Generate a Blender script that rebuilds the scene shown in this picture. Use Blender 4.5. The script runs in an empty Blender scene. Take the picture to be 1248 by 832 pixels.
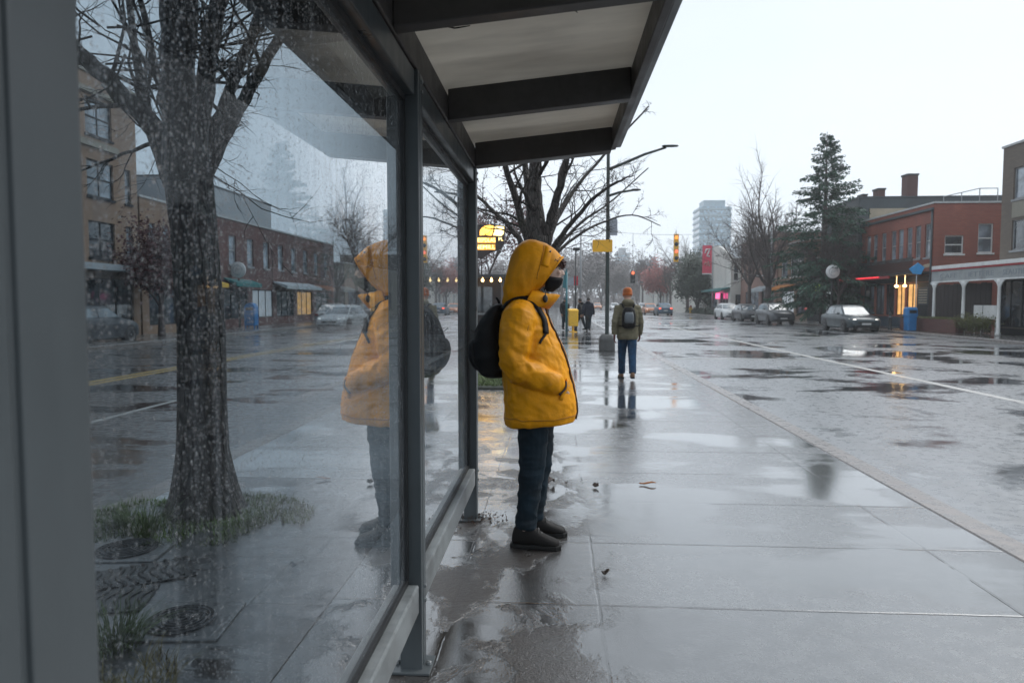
import bpy, bmesh, math, random
import numpy as np
from mathutils import Vector, Matrix, Euler, noise
from mathutils.bvhtree import BVHTree
R = math.radians
PI = math.pi
scene = bpy.context.scene
COL = scene.collection

# ------------------------------------------------------------------ camera
# world: X to the right across the street, Y along the street, Z up, metres
F_PX = 850.0
CAM_LOC = Vector((0, 0, 1.5))
CAM_ROT = Euler((R(90 - 3.23), 0, R(3.57)), 'XYZ')
CAM_M = CAM_ROT.to_matrix()
cam_data = bpy.data.cameras.new('camera')
cam = bpy.data.objects.new('camera', cam_data)
COL.objects.link(cam)
cam.location = CAM_LOC
cam.rotation_euler = CAM_ROT
cam_data.sensor_width = 36
cam_data.lens = 36 * F_PX / 1248
cam_data.clip_start = 0.05
cam_data.clip_end = 5000
cam_data.dof.use_dof = True
cam_data.dof.focus_distance = 4.25
cam_data.dof.aperture_fstop = 4.2
scene.camera = cam


def at(px, py, Y):
    """the point in the plane y = Y that a photo pixel (1248 x 832) shows"""
    d = CAM_M @ Vector(((px - 624) / F_PX, -(py - 416) / F_PX, -1))
    return CAM_LOC + d * (Y / d.y)


def ax(px, Y):
    return at(px, 368, Y).x


def az(px, py, Y):
    return at(px, py, Y).z


# ------------------------------------------------------------------ scene objects
WM = {}


def tag(o, label=None, cat=None, group=None, kind=None):
    if label: o['label'] = label
    if cat: o['category'] = cat
    if group: o['group'] = group
    if kind: o['kind'] = kind
    return o


def empty(name, loc=(0, 0, 0), rz=0.0, label=None, cat=None, group=None):
    o = bpy.data.objects.new(name, None)
    COL.objects.link(o)
    o.empty_display_size = 0.2
    o.location = loc
    o.rotation_euler = (0, 0, rz)
    WM[o] = Matrix.Translation(Vector(loc)) @ Matrix.Rotation(rz, 4, 'Z')
    return tag(o, label, cat, group)


def children(o):
    return [c for c in bpy.data.objects if c.parent == o]


def copy_tree(o, parent=None):
    kids = children(o)
    c = o.copy()
    COL.objects.link(c)
    c.parent = parent
    for k in kids:
        copy_tree(k, c)
    return c


def link_mesh(name, me, mats, parent=None, smooth=False):
    o = bpy.data.objects.new(name, me)
    COL.objects.link(o)
    if not isinstance(mats, (list, tuple)): mats = [mats]
    for m in mats: me.materials.append(m)
    if parent is not None: o.parent = parent
    WM[o] = WM.get(parent, Matrix.Identity(4)) if parent is not None else Matrix.Identity(4)
    if smooth:
        me.polygons.foreach_set('use_smooth', [True] * len(me.polygons))
    return o


def frame_from(d):
    d = Vector(d).normalized()
    up = Vector((0, 0, 1)) if abs(d.z) < 0.9 else Vector((1, 0, 0))
    u = up.cross(d).normalized()
    return u, d.cross(u)


class MB:
    """collects shapes, then links them as ONE mesh object"""

    def __init__(s):
        s.v, s.f, s.m = [], [], []

    def _add(s, vs, fs, mi=0):
        b = len(s.v)
        s.v.extend(tuple(v) for v in vs)
        for f in fs:
            s.f.append(tuple(b + i for i in f))
            s.m.append(mi)
        return s

    def box(s, lo, hi, mi=0):
        (x0, y0, z0), (x1, y1, z1) = lo, hi
        vs = [(x0, y0, z0), (x1, y0, z0), (x1, y1, z0), (x0, y1, z0), (x0, y0, z1), (x1, y0, z1), (x1, y1, z1), (x0, y1, z1)]
        return s._add(vs, [(0, 3, 2, 1), (4, 5, 6, 7), (0, 1, 5, 4), (1, 2, 6, 5), (2, 3, 7, 6), (3, 0, 4, 7)], mi)

    def hexa(s, pts, mi=0):
        """8 points ordered like box"""
        return s._add(pts, [(0, 3, 2, 1), (4, 5, 6, 7), (0, 1, 5, 4), (1, 2, 6, 5), (2, 3, 7, 6), (3, 0, 4, 7)], mi)

    def quad(s, a, b, c, d, mi=0):
        return s._add([a, b, c, d], [(0, 1, 2, 3)], mi)

    def rings(s, rings, cap=True, closed=False, mi=0):
        n = len(rings[0])
        vs = [p for r in rings for p in r]
        fs = []
        k = len(rings)
        for i in range(k if closed else k - 1):
            a, b = i * n, ((i + 1) % k) * n
            for j in range(n):
                j2 = (j + 1) % n
                fs.append((a + j, a + j2, b + j2, b + j))
        if cap and not closed:
            fs.append(tuple(reversed(range(n))))
            fs.append(tuple((k - 1) * n + j for j in range(n)))
        return s._add(vs, fs, mi)

    def tube(s, pts, rad, n=8, cap=True, closed=False, mi=0, flat=1.0):
        pts = [Vector(p) for p in pts]
        if not isinstance(rad, (list, tuple)): rad = [rad] * len(pts)
        rr = []
        u = None
        for i, p in enumerate(pts):
            if closed:
                d = pts[(i + 1) % len(pts)] - pts[i - 1]
            else:
                d = pts[min(i + 1, len(pts) - 1)] - pts[max(i - 1, 0)]
            if d.length < 1e-9: d = Vector((0, 0, 1))
            d.normalize()
            if u is None:
                u, w = frame_from(d)
            else:
                u = u - d * u.dot(d)
                if u.length < 1e-6: u, w = frame_from(d)
                u.normalize()
                w = d.cross(u)
            rr.append([p + (u * math.cos(2 * PI * j / n) + w * math.sin(2 * PI * j / n) * flat) * rad[i] for j in range(n)])
        return s.rings(rr, cap, closed, mi)

    def lathe(s, prof, c=(0, 0, 0), n=16, mi=0, axis='Z'):
        """prof: (radius, height) from one end to the other"""
        c = Vector(c)
        rr = []
        for r, h in prof:
            r = max(r, 1e-4)
            ring = []
            for j in range(n):
                a = 2 * PI * j / n
                if axis == 'Z': p = (r * math.cos(a), r * math.sin(a), h)
                elif axis == 'Y': p = (r * math.cos(a), h, -r * math.sin(a))
                else: p = (h, r * math.cos(a), r * math.sin(a))
                ring.append(c + Vector(p))
            rr.append(ring)
        return s.rings(rr, True, False, mi)

    def prism(s, poly, lo, hi, axis='Y', mi=0):
        """a 2-D outline pushed along an axis; Y: poly in (x, z); X: poly in (y, z); Z: poly in (x, y)"""
        def P3(p, t):
            if axis == 'Y': return (p[0], t, p[1])
            if axis == 'X': return (t, p[0], p[1])
            return (p[0], p[1], t)
        return s.rings([[P3(p, lo) for p in poly], [P3(p, hi) for p in poly]], True, False, mi)

    def ell(s, c, r, n=12, k=8, mi=0, rot=None):
        c = Vector(c)
        rr = []
        for i in range(k + 1):
            t = PI * i / k
            ring = []
            for j in range(n):
                a = 2 * PI * j / n
                st = max(math.sin(t), 1e-3)
                q = Vector((r[0] * st * math.cos(a), r[1] * st * math.sin(a), -r[2] * math.cos(t)))
                if rot is not None: q = rot @ q
                ring.append(c + q)
            rr.append(ring)
        return s.rings(rr, True, False, mi)

    def mesh(s, name):
        me = bpy.data.meshes.new(name)
        me.from_pydata(s.v, [], s.f)
        me.polygons.foreach_set('material_index', s.m)
        me.update()
        return me

    def build(s, name, mats, parent=None, smooth=False, bevel=0, seg=2, world=False, sub=0, fix=True):
        if world and parent is not None:
            inv = WM[parent].inverted()
            s.v = [tuple(inv @ Vector(v)) for v in s.v]
        me = s.mesh(name)
        if fix:
            bm = bmesh.new()
            bm.from_mesh(me)
            bmesh.ops.recalc_face_normals(bm, faces=bm.faces)
            bm.to_mesh(me)
            bm.free()
        o = link_mesh(name, me, mats, parent, smooth)
        if bevel:
            b = o.modifiers.new('bevel', 'BEVEL')
            b.width = bevel
            b.segments = seg
            b.limit_method = 'ANGLE'
            b.angle_limit = R(40)
        if sub:
            q = o.modifiers.new('subsurf', 'SUBSURF')
            q.levels = sub
            q.render_levels = sub
        return o


def baked(o):
    """mesh of an object with its modifiers applied"""
    bpy.context.view_layer.update()
    dg = bpy.context.evaluated_depsgraph_get()
    return bpy.data.meshes.new_from_object(o.evaluated_get(dg), depsgraph=dg)


def voxel_mesh(mb, voxel=0.01, smooth=4, fac=0.5):
    """overlapping closed shapes fused into one continuous surface"""
    me = mb.mesh('fuse')
    bm = bmesh.new(); bm.from_mesh(me)
    bmesh.ops.recalc_face_normals(bm, faces=bm.faces)
    bm.to_mesh(me); bm.free()
    t = bpy.data.objects.new('fuse', me)
    COL.objects.link(t)
    r = t.modifiers.new('r', 'REMESH')
    r.mode = 'VOXEL'
    r.voxel_size = voxel
    if smooth:
        q = t.modifiers.new('s', 'SMOOTH')
        q.iterations = smooth
        q.factor = fac
    out = baked(t)
    bpy.data.objects.remove(t)
    bpy.data.meshes.remove(me)
    return out


def displace(me, fn):
    """moves each vertex along its normal by fn(position, normal)"""
    me.update()
    nv = len(me.vertices)
    co = np.empty(nv * 3); me.vertices.foreach_get('co', co); co = co.reshape(-1, 3)
    no = np.array([tuple(n.vector) for n in me.vertex_normals])
    d = np.array([fn(Vector(c), Vector(n)) for c, n in zip(co, no)])
    co = co + no * d[:, None]
    me.vertices.foreach_set('co', co.ravel())
    me.update()


def text_mesh(s, size, extrude=0.004, align='CENTER'):
    cu = bpy.data.curves.new('txt', 'FONT')
    cu.body = s
    cu.size = size
    cu.extrude = extrude
    cu.align_x = align
    cu.align_y = 'CENTER'
    cu.resolution_u = 3
    t = bpy.data.objects.new('txt', cu)
    COL.objects.link(t)
    me = baked(t)
    bpy.data.objects.remove(t)
    return me


def place_text(name, s, size, M, m, parent, extrude=0.004, width=None):
    """lettering as a mesh; M puts the text plane (x right, y up) into the world"""
    me = text_mesh(s, size, extrude)
    if width:
        xs = [v.co.x for v in me.vertices]
        k = width / max(max(xs) - min(xs), 1e-6)
        me.transform(Matrix.Diagonal((k, 1, 1, 1)))
    me.transform(WM[parent].inverted() @ M)
    me.materials.clear()
    return link_mesh(name, me, m, parent)


# ------------------------------------------------------------------ material nodes
class NT:
    def __init__(s, name):
        s.mat = bpy.data.materials.new(name)
        s.mat.use_nodes = True
        s.t = s.mat.node_tree
        s.t.nodes.clear()
        s.out = s.n('ShaderNodeOutputMaterial')

    def n(s, typ, **kw):
        x = s.t.nodes.new(typ)
        for k, v in kw.items(): setattr(x, k, v)
        return x

    def put(s, sock, v):
        if hasattr(v, 'is_output'): s.t.links.new(v, sock)
        elif v is not None:
            try:
                sock.default_value = v
            except Exception:
                sock.default_value = (*v, 1.0) if len(v) == 3 else v

    def math(s, op, a, b=None, c=None, clamp=False):
        x = s.n('ShaderNodeMath', operation=op, use_clamp=clamp)
        s.put(x.inputs[0], a)
        if b is not None: s.put(x.inputs[1], b)
        if c is not None: s.put(x.inputs[2], c)
        return x.outputs[0]

    def obj(s):
        return s.n('ShaderNodeTexCoord').outputs['Object']

    def pos(s):
        return s.n('ShaderNodeNewGeometry').outputs['Position']

    def xyz(s, v):
        x = s.n('ShaderNodeSeparateXYZ'); s.put(x.inputs[0], v)
        return x.outputs[0], x.outputs[1], x.outputs[2]

    def comb(s, a, b, c):
        x = s.n('ShaderNodeCombineXYZ')
        for i, v in enumerate((a, b, c)): s.put(x.inputs[i], v)
        return x.outputs[0]

    def scale(s, v, sc):
        x = s.n('ShaderNodeMapping'); s.put(x.inputs[0], v); x.inputs['Scale'].default_value = sc
        return x.outputs[0]

    def noise(s, v, scale=5, detail=4, rough=0.55, dist=0.0):
        x = s.n('ShaderNodeTexNoise'); s.put(x.inputs['Vector'], v)
        x.inputs['Scale'].default_value = scale
        x.inputs['Detail'].default_value = detail
        x.inputs['Roughness'].default_value = rough
        x.inputs['Distortion'].default_value = dist
        return x.outputs['Fac']

    def voro(s, v, scale=5, feature='F1', rnd=1.0):
        x = s.n('ShaderNodeTexVoronoi', feature=feature); s.put(x.inputs['Vector'], v)
        x.inputs['Scale'].default_value = scale
        x.inputs['Randomness'].default_value = rnd
        return x

    def ramp(s, f, lo, hi, a=0.0, b=1.0):
        x = s.n('ShaderNodeMapRange', interpolation_type='SMOOTHSTEP')
        s.put(x.inputs[0], f)
        x.inputs[1].default_value = lo
        x.inputs[2].default_value = hi
        s.put(x.inputs[3], a); s.put(x.inputs[4], b)
        return x.outputs[0]

    def mix(s, f, a, b, blend='MIX'):
        x = s.n('ShaderNodeMix', data_type='RGBA', blend_type=blend)
        s.put(x.inputs[0], f); s.put(x.inputs[6], a); s.put(x.inputs[7], b)
        return x.outputs[2]

    def bump(s, h, strength=0.3, dist=0.01, normal=None):
        x = s.n('ShaderNodeBump')
        s.put(x.inputs['Height'], h)
        s.put(x.inputs['Strength'], strength)
        x.inputs['Distance'].default_value = dist
        if normal is not None: s.put(x.inputs['Normal'], normal)
        return x.outputs[0]

    def bsdf(s, **kw):
        x = s.n('ShaderNodeBsdfPrincipled')
        for k, v in kw.items():
            s.put(x.inputs[k.replace('_', ' ')], v)
        return x.outputs[0]

    def done(s, sh):
        s.t.links.new(sh, s.out.inputs[0])
        return s.mat


def C(c):
    return (c[0], c[1], c[2], 1.0)


def plain(name, col, rough=0.5, var=0.18, scale=6.0, bump=0.15, bscale=None, metal=0.0, coat=0.0, spec=0.5, bd=0.004, rvar=0.12, stretch=(1, 1, 1), dirt=0.0):
    """a surface with uneven colour, gloss and grain"""
    t = NT(name)
    v = t.scale(t.obj(), stretch)
    a = t.noise(v, scale, 5, 0.6)
    b = t.noise(v, scale * 5.3, 3, 0.6)
    f = t.math('ADD', t.math('MULTIPLY', a, 0.7), t.math('MULTIPLY', b, 0.3))
    lo = C([c * (1 - var * 1.6) for c in col]); hi = C([min(1, c * (1 + var * 1.6)) for c in col])
    base = t.mix(t.ramp(f, 0.3, 0.7), lo, hi)
    if dirt:
        base = t.mix(t.ramp(t.noise(t.scale(v, (1, 1, 0.25)), scale * 0.7, 4), 0.5, 0.75, 0.0, dirt), base, C((0.05, 0.042, 0.035)))
    rg = t.ramp(f, 0.3, 0.7, max(0.02, rough - rvar), min(1, rough + rvar))
    nrm = t.bump(t.noise(v, bscale or scale * 9, 4), bump, bd)
    return t.done(t.bsdf(Base_Color=base, Roughness=rg, Metallic=metal, Coat_Weight=coat, Coat_Roughness=0.08, Specular_IOR_Level=spec, Normal=nrm))


def emit(name, col, st, base=(0.5, 0.5, 0.5)):
    t = NT(name)
    f = t.ramp(t.noise(t.obj(), 3.0, 2), 0.3, 0.7, 0.75 * st, 1.2 * st)
    return t.done(t.bsdf(Base_Color=C(base), Roughness=0.4, Emission_Color=C(col), Emission_Strength=f))


def brick(name, c1, c2, mortar, wet=0.55, size=1.0):
    t = NT(name)
    x, y, z = t.xyz(t.pos())
    v = t.comb(t.math('ADD', x, y), z, 0.0)
    b = t.n('ShaderNodeTexBrick')
    t.put(b.inputs['Vector'], v)
    t.put(b.inputs['Color1'], C(c1)); t.put(b.inputs['Color2'], C(c2)); t.put(b.inputs['Mortar'], C(mortar))
    b.inputs['Scale'].default_value = 1.0
    b.inputs['Mortar Size'].default_value = 0.012 * size
    b.inputs['Brick Width'].default_value = 0.24 * size
    b.inputs['Row Height'].default_value = 0.085 * size
    nz = t.noise(t.scale(t.pos(), (0.5, 0.5, 0.18)), 1.2, 5, 0.6)
    col = t.mix(t.ramp(nz, 0.35, 0.75, 0.0, 0.5), b.outputs['Color'], C([c * 0.45 for c in c1]))
    col = t.mix(t.ramp(t.noise(t.pos(), 0.7, 4), 0.55, 0.8, 0, 0.3), col, C([min(1, c * 1.5 + 0.02) for c in c2]))
    nrm = t.bump(t.math('SUBTRACT', t.noise(t.pos(), 30, 3), b.outputs['Fac']), 0.5, 0.006)
    return t.done(t.bsdf(Base_Color=col, Roughness=t.ramp(nz, 0.3, 0.8, wet + 0.2, wet - 0.1), Normal=nrm))


def cloth(name, col, weave=900, rough=0.75, sheen=0.15, var=0.12, soft=0.35, wet=0.0):
    t = NT(name)
    v = t.obj()
    f = t.noise(v, 7, 5, 0.6)
    base = t.mix(t.ramp(f, 0.3, 0.72), C([c * (1 - var * 1.8) for c in col]), C([min(1, c * (1 + var)) for c in col]))
    if wet:
        d = t.ramp(t.noise(t.scale(v, (1, 1, 0.4)), 9, 5, 0.65), 0.5, 0.72, 0.0, wet)
        base = t.mix(d, base, C([c * 0.5 for c in col]))
    h = t.math('ADD', t.math('MULTIPLY', t.noise(v, 26, 4, 0.6), soft), t.math('MULTIPLY', t.noise(v, weave * 0.5, 1), 0.08))
    nrm = t.bump(h, 0.55, 0.012)
    return t.done(t.bsdf(Base_Color=base, Roughness=t.ramp(f, 0.3, 0.7, rough - 0.12, rough + 0.08), Sheen_Weight=sheen, Sheen_Roughness=0.5, Specular_IOR_Level=0.2, Normal=nrm))


def window_glass(name, tint=(0.02, 0.025, 0.03), rough=0.06):
    t = NT(name)
    n = t.noise(t.pos(), 0.9, 3)
    base = t.mix(t.ramp(n, 0.4, 0.65), C(tint), C([c * 3 + 0.01 for c in tint]))
    nrm = t.bump(t.noise(t.pos(), 1.6, 2), 0.25, 0.02)
    return t.done(t.bsdf(Base_Color=base, Roughness=rough, Specular_IOR_Level=0.9, Coat_Weight=0.6, Coat_Roughness=0.03, Normal=nrm))
# ------------------------------------------------------------------ world and light
SUN_EL, SUN_AZ = 48.0, 62.0      # degrees; azimuth from +Y towards +X
world = bpy.data.worlds.new('World')
scene.world = world
world.use_nodes = True
wt = world.node_tree
wt.nodes.clear()
sky = wt.nodes.new('ShaderNodeTexSky')
sky.sky_type = 'NISHITA'
sky.sun_disc = False
sky.sun_elevation = R(SUN_EL)
sky.sun_rotation = R(SUN_AZ)
sky.air_density = 1.0
sky.dust_density = 4.0
hs = wt.nodes.new('ShaderNodeHueSaturation')
hs.inputs['Saturation'].default_value = 0.25
wt.links.new(sky.outputs[0], hs.inputs['Color'])
geo = wt.nodes.new('ShaderNodeTexCoord')
mp = wt.nodes.new('ShaderNodeMapping'); mp.inputs['Scale'].default_value = (1.0, 1.0, 2.6)
wt.links.new(geo.outputs['Generated'], mp.inputs[0])
cl = wt.nodes.new('ShaderNodeTexNoise'); cl.inputs['Scale'].default_value = 1.6; cl.inputs['Detail'].default_value = 5
wt.links.new(mp.outputs[0], cl.inputs['Vector'])
cr = wt.nodes.new('ShaderNodeMix'); cr.data_type = 'RGBA'
wt.links.new(cl.outputs['Fac'], cr.inputs[0])
cr.inputs[6].default_value = (6.5, 7.45, 8.5, 1)
cr.inputs[7].default_value = (8.4, 9.2, 10.0, 1)
mx = wt.nodes.new('ShaderNodeMix'); mx.data_type = 'RGBA'
mx.inputs[0].default_value = 0.86
wt.links.new(hs.outputs[0], mx.inputs[6])
wt.links.new(cr.outputs[2], mx.inputs[7])
bg = wt.nodes.new('ShaderNodeBackground')
bg.inputs['Strength'].default_value = 0.081
sx = wt.nodes.new('ShaderNodeSeparateXYZ'); wt.links.new(geo.outputs['Generated'], sx.inputs[0])
hr = wt.nodes.new('ShaderNodeMapRange'); hr.interpolation_type = 'SMOOTHSTEP'
hr.inputs[1].default_value = -0.05; hr.inputs[2].default_value = 0.45; hr.inputs[3].default_value = 1.12; hr.inputs[4].default_value = 1.0
wt.links.new(sx.outputs[2], hr.inputs[0])
hm = wt.nodes.new('ShaderNodeVectorMath'); hm.operation = 'SCALE'
wt.links.new(mx.outputs[2], hm.inputs[0]); wt.links.new(hr.outputs[0], hm.inputs['Scale'])
wt.links.new(hm.outputs[0], bg.inputs[0])
wo = wt.nodes.new('ShaderNodeOutputWorld')
wt.links.new(bg.outputs[0], wo.inputs[0])

sd = bpy.data.lights.new('sun', 'SUN')
sd.energy = 1.5
sd.angle = R(45)
sd.color = (1.0, 0.985, 0.96)
sun = bpy.data.objects.new('sun', sd)
COL.objects.link(sun)
_e, _a = R(SUN_EL), R(SUN_AZ)
_d = Vector((math.sin(_a) * math.cos(_e), math.cos(_a) * math.cos(_e), math.sin(_e)))
sun.rotation_euler = (-_d).to_track_quat('-Z', 'Y').to_euler()
sun.location = (0, 0, 60)

vs = scene.view_settings
vs.view_transform = 'Standard'
vs.look = 'None'
vs.exposure = 0.63
vs.gamma = 1.0
vs.use_curve_mapping = False
cy = scene.cycles
cy.use_denoising = True
cy.max_bounces = 10
cy.diffuse_bounces = 3
cy.glossy_bounces = 4
cy.transmission_bounces = 6
cy.transparent_max_bounces = 16
cy.volume_bounces = 3
cy.sample_clamp_indirect = 6
cy.caustics_reflective = False
cy.caustics_refractive = False


# ------------------------------------------------------------------ wet ground
def wet(name, dry, stain, joints=None, film=0.5, rmax=0.34, grain=90, gb=0.5, seed=0.0, streak=(0.35, 1.0, 1.0), near=False, ripple=0.16, lanes=False, pscale=1.0, calm=0.05):
    """wet paving: a water film of uneven depth over a grainy base"""
    t = NT(name)
    p = t.n('ShaderNodeMapping'); t.put(p.inputs[0], t.pos()); p.inputs['Location'].default_value = (seed, seed * 1.7, 0)
    p = p.outputs[0]
    big = t.noise(p, 0.55 * pscale, 5, 0.55, 0.4)
    st = t.noise(t.scale(p, streak), 1.5 * pscale, 6, 0.58, 0.6)
    fine = t.noise(p, grain, 3, 0.7)
    mid = t.noise(p, 9, 5, 0.65)
    pud = t.math('ADD', t.math('MULTIPLY', big, 0.5), t.math('MULTIPLY', st, 0.5))
    pm = t.ramp(pud, film - 0.035, film + 0.05)                       # 1 = standing water
    col = t.mix(t.ramp(mid, 0.3, 0.72), C([c * 0.72 for c in dry]), C([c * 1.2 for c in dry]))
    col = t.mix(t.ramp(t.noise(p, 1.7, 6, 0.7), 0.48, 0.72, 0, 0.7), col, C(stain))
    col = t.mix(t.ramp(t.noise(p, 34, 2, 0.6), 0.66, 0.74, 0, 0.55), col, C([c * 0.3 for c in dry]))
    # cracks, aggregate and old spots
    va = t.n('ShaderNodeVectorMath', operation='ADD')
    ck = t.voro(va.outputs[0], 0.8, 'DISTANCE_TO_EDGE')
    t.put(va.inputs[0], p)
    nv = t.n('ShaderNodeTexNoise'); t.put(nv.inputs['Vector'], p); nv.inputs['Scale'].default_value = 3.2; nv.inputs['Detail'].default_value = 6
    sv = t.n('ShaderNodeVectorMath', operation='SCALE'); t.put(sv.inputs[0], nv.outputs['Color']); sv.inputs['Scale'].default_value = 0.9
    t.put(va.inputs[1], sv.outputs[0])
    crack = t.math('MULTIPLY', t.ramp(ck.outputs['Distance'], 0.0015, 0.006, 1.0, 0.0), t.ramp(t.noise(p, 0.33, 2), 0.52, 0.6))
    col = t.mix(t.math('MULTIPLY', crack, 0.75), col, C((0.03, 0.027, 0.025)))
    agg = t.voro(p, 130)
    col = t.mix(t.ramp(t.xyz(agg.outputs['Color'])[0], 0.72, 0.95, 0.0, 0.3), col, C([min(1, c * 1.9) for c in dry]))
    col = t.mix(t.ramp(t.xyz(agg.outputs['Color'])[1], 0.80, 0.97, 0.0, 0.55), col, C([c * 0.35 for c in dry]))
    if lanes:                    # worn wheel tracks
        tx_ = t.noise(t.scale(p, (1.1, 0.012, 1)), 1.0, 3)
        col = t.mix(t.ramp(tx_, 0.45, 0.62, 0.0, 0.5), col, C([c * 0.5 for c in dry]))
    col = t.mix(pm, col, t.mix(0.5, col, C([c * 0.5 for c in stain])))
    h = t.math('MULTIPLY', fine, 0.6)
    h = t.math('ADD', h, t.math('MULTIPLY', mid, 0.7))
    if joints:
        x, y, z = t.xyz(t.pos())
        wob = t.math('MULTIPLY', t.math('SUBTRACT', t.noise(t.pos(), 6, 4), 0.5), 0.018)
        d = None
        for jx in joints['x']:
            e = t.math('ABSOLUTE', t.math('SUBTRACT', t.math('ADD', x, wob), jx))
            d = e if d is None else t.math('MINIMUM', d, e)
        s, o = joints['y']
        if s:
            fr = t.math('FRACT', t.math('DIVIDE', t.math('ADD', t.math('ADD', y, wob), 1000 * s - o + s / 2), s))
            e = t.math('MULTIPLY', t.math('ABSOLUTE', t.math('SUBTRACT', fr, 0.5)), s)
            d = e if d is None else t.math('MINIMUM', d, e)
        jm = t.ramp(d, 0.004, 0.011, 1.0, 0.0)
        col = t.mix(jm, col, C((0.02, 0.018, 0.016)))
        h = t.math('SUBTRACT', h, t.math('MULTIPLY', jm, 1.5))
        slab = t.noise(t.comb(t.math('FLOOR', t.math('DIVIDE', t.math('ADD', y, 1000 * (s or 1) - o), s or 1)), t.math('GREATER_THAN', x, joints['x'][1] if len(joints['x']) > 1 else 0.0), 0.0), 3.7, 0)
        col = t.mix(t.ramp(slab, 0.35, 0.65, 0.0, 0.35), col, C([c * 0.6 for c in dry]))
    dry_b = t.bump(h, t.math('MULTIPLY', t.math('SUBTRACT', 1.0, t.math('MULTIPLY', pm, 0.8)), gb), 0.004)
    rip = t.math('ADD', t.math('MULTIPLY', t.noise(t.scale(p, (1.0, 1.6, 1)), 11, 3, 0.6), 0.55), t.math('MULTIPLY', fine, 0.75))
    if joints:
        rip = t.math('SUBTRACT', rip, t.math('MULTIPLY', jm, 1.2))
    wet_b = t.bump(rip, t.math('ADD', calm, t.math('MULTIPLY', t.math('SUBTRACT', 1.0, pm), ripple)), 0.006)
    cr_ = t.math('ADD', t.math('MULTIPLY', t.math('SUBTRACT', 1.0, pm), t.ramp(mid, 0.25, 0.8, rmax * 0.45, rmax)), 0.025)
    cw = 1.0
    if near:                     # trodden grit between small puddles under the roof's dripping edge
        x, y, z = t.xyz(t.pos())
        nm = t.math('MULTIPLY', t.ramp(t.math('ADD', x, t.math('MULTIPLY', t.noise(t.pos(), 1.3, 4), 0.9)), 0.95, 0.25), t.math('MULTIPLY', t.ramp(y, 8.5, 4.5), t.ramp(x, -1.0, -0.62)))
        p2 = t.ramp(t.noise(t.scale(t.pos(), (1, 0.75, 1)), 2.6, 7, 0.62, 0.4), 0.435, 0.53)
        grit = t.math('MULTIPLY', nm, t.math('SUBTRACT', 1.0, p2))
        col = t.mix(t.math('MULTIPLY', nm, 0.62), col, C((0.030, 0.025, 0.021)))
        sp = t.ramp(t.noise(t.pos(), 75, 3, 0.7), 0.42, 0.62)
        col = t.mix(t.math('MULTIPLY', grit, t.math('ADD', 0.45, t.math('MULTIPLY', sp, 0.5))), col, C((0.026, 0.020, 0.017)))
        cr_ = t.math('ADD', t.math('MULTIPLY', cr_, t.math('SUBTRACT', 1.0, nm)), t.math('MULTIPLY', nm, t.ramp(p2, 0, 1, 0.22, 0.02)))
        cw = t.math('SUBTRACT', 1.0, t.math('MULTIPLY', grit, 0.62))
        wet_b = t.bump(t.math('MULTIPLY', t.math('ADD', t.noise(t.pos(), 95, 3, 0.7), t.noise(t.pos(), 30, 3, 0.6)), grit), 0.8, 0.007, wet_b)
    return t.done(t.bsdf(Base_Color=col, Roughness=t.math('ADD', t.math('MULTIPLY', cr_, 1.1), 0.08), IOR=1.7, Specular_IOR_Level=t.math('MULTIPLY', cw, 0.6), Normal=wet_b, Coat_Weight=cw, Coat_IOR=1.6,
                         Coat_Roughness=cr_, Coat_Normal=wet_b))


M = {}
M['walk'] = wet('wet_concrete', (0.116, 0.119, 0.122), (0.048, 0.045, 0.042), {'x': (-0.5, 0.22, 2.25), 'y': (0.905, 3.40)}, 0.505, 0.20, near=True, ripple=0.24, calm=0.04)
M['road'] = wet('wet_asphalt', (0.125, 0.136, 0.15), (0.085, 0.09, 0.098), None, 0.522, 0.42, 140, 0.7, 11.0, (0.55, 0.8, 1), ripple=0.10, lanes=True, pscale=0.55, calm=0.02)
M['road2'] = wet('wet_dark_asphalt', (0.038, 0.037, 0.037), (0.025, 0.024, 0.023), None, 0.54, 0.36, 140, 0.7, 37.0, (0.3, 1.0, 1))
M['kerb'] = wet('wet_kerb_stone', (0.12, 0.093, 0.08), (0.06, 0.055, 0.045), {'x': (-99,), 'y': (1.2, 0.5)}, 0.60, 0.4, 60, 0.6, 5.0)
M['farwalk'] = wet('wet_far_paving', (0.13, 0.115, 0.105), (0.07, 0.058, 0.05), {'x': (20.0, -18.0), 'y': (1.5, 0.3)}, 0.53, 0.34, 60, 0.5, 21.0)
M['ground'] = plain('wet_earth', (0.07, 0.075, 0.06), 0.7, 0.3, 0.05, 0.3)
M['paver'] = wet('dark_wet_pavers', (0.024, 0.025, 0.027), (0.014, 0.013, 0.012), {'x': (-2.2, -1.52), 'y': (0.62, 0.2)}, 0.60, 0.42, 70, 0.9, 3.0)


def worn_paint(name, col, gaps=0.5):
    t = NT(name)
    p = t.pos()
    n = t.math('ADD', t.math('MULTIPLY', t.noise(p, 14, 5, 0.7), 0.55), t.math('MULTIPLY', t.noise(t.scale(p, (1, 0.2, 1)), 1.4, 4), 0.45))
    c = t.mix(t.ramp(n, gaps - 0.06, gaps + 0.08), C(col), C((0.07, 0.07, 0.072)))
    nr = t.bump(t.noise(p, 90, 3), 0.3, 0.004)
    return t.done(t.bsdf(Base_Color=c, Roughness=0.45, Coat_Weight=0.8, Coat_IOR=1.33, Coat_Roughness=t.ramp(n, 0.3, 0.7, 0.12, 0.35), Normal=nr))


M['white_line'] = worn_paint('worn_white_road_paint', (0.62, 0.61, 0.58), 0.56)
M['thin_line'] = worn_paint('faded_white_road_paint', (0.42, 0.41, 0.39), 0.52)
M['yellow_line'] = worn_paint('worn_yellow_road_paint', (0.5, 0.33, 0.08), 0.55)


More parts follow.
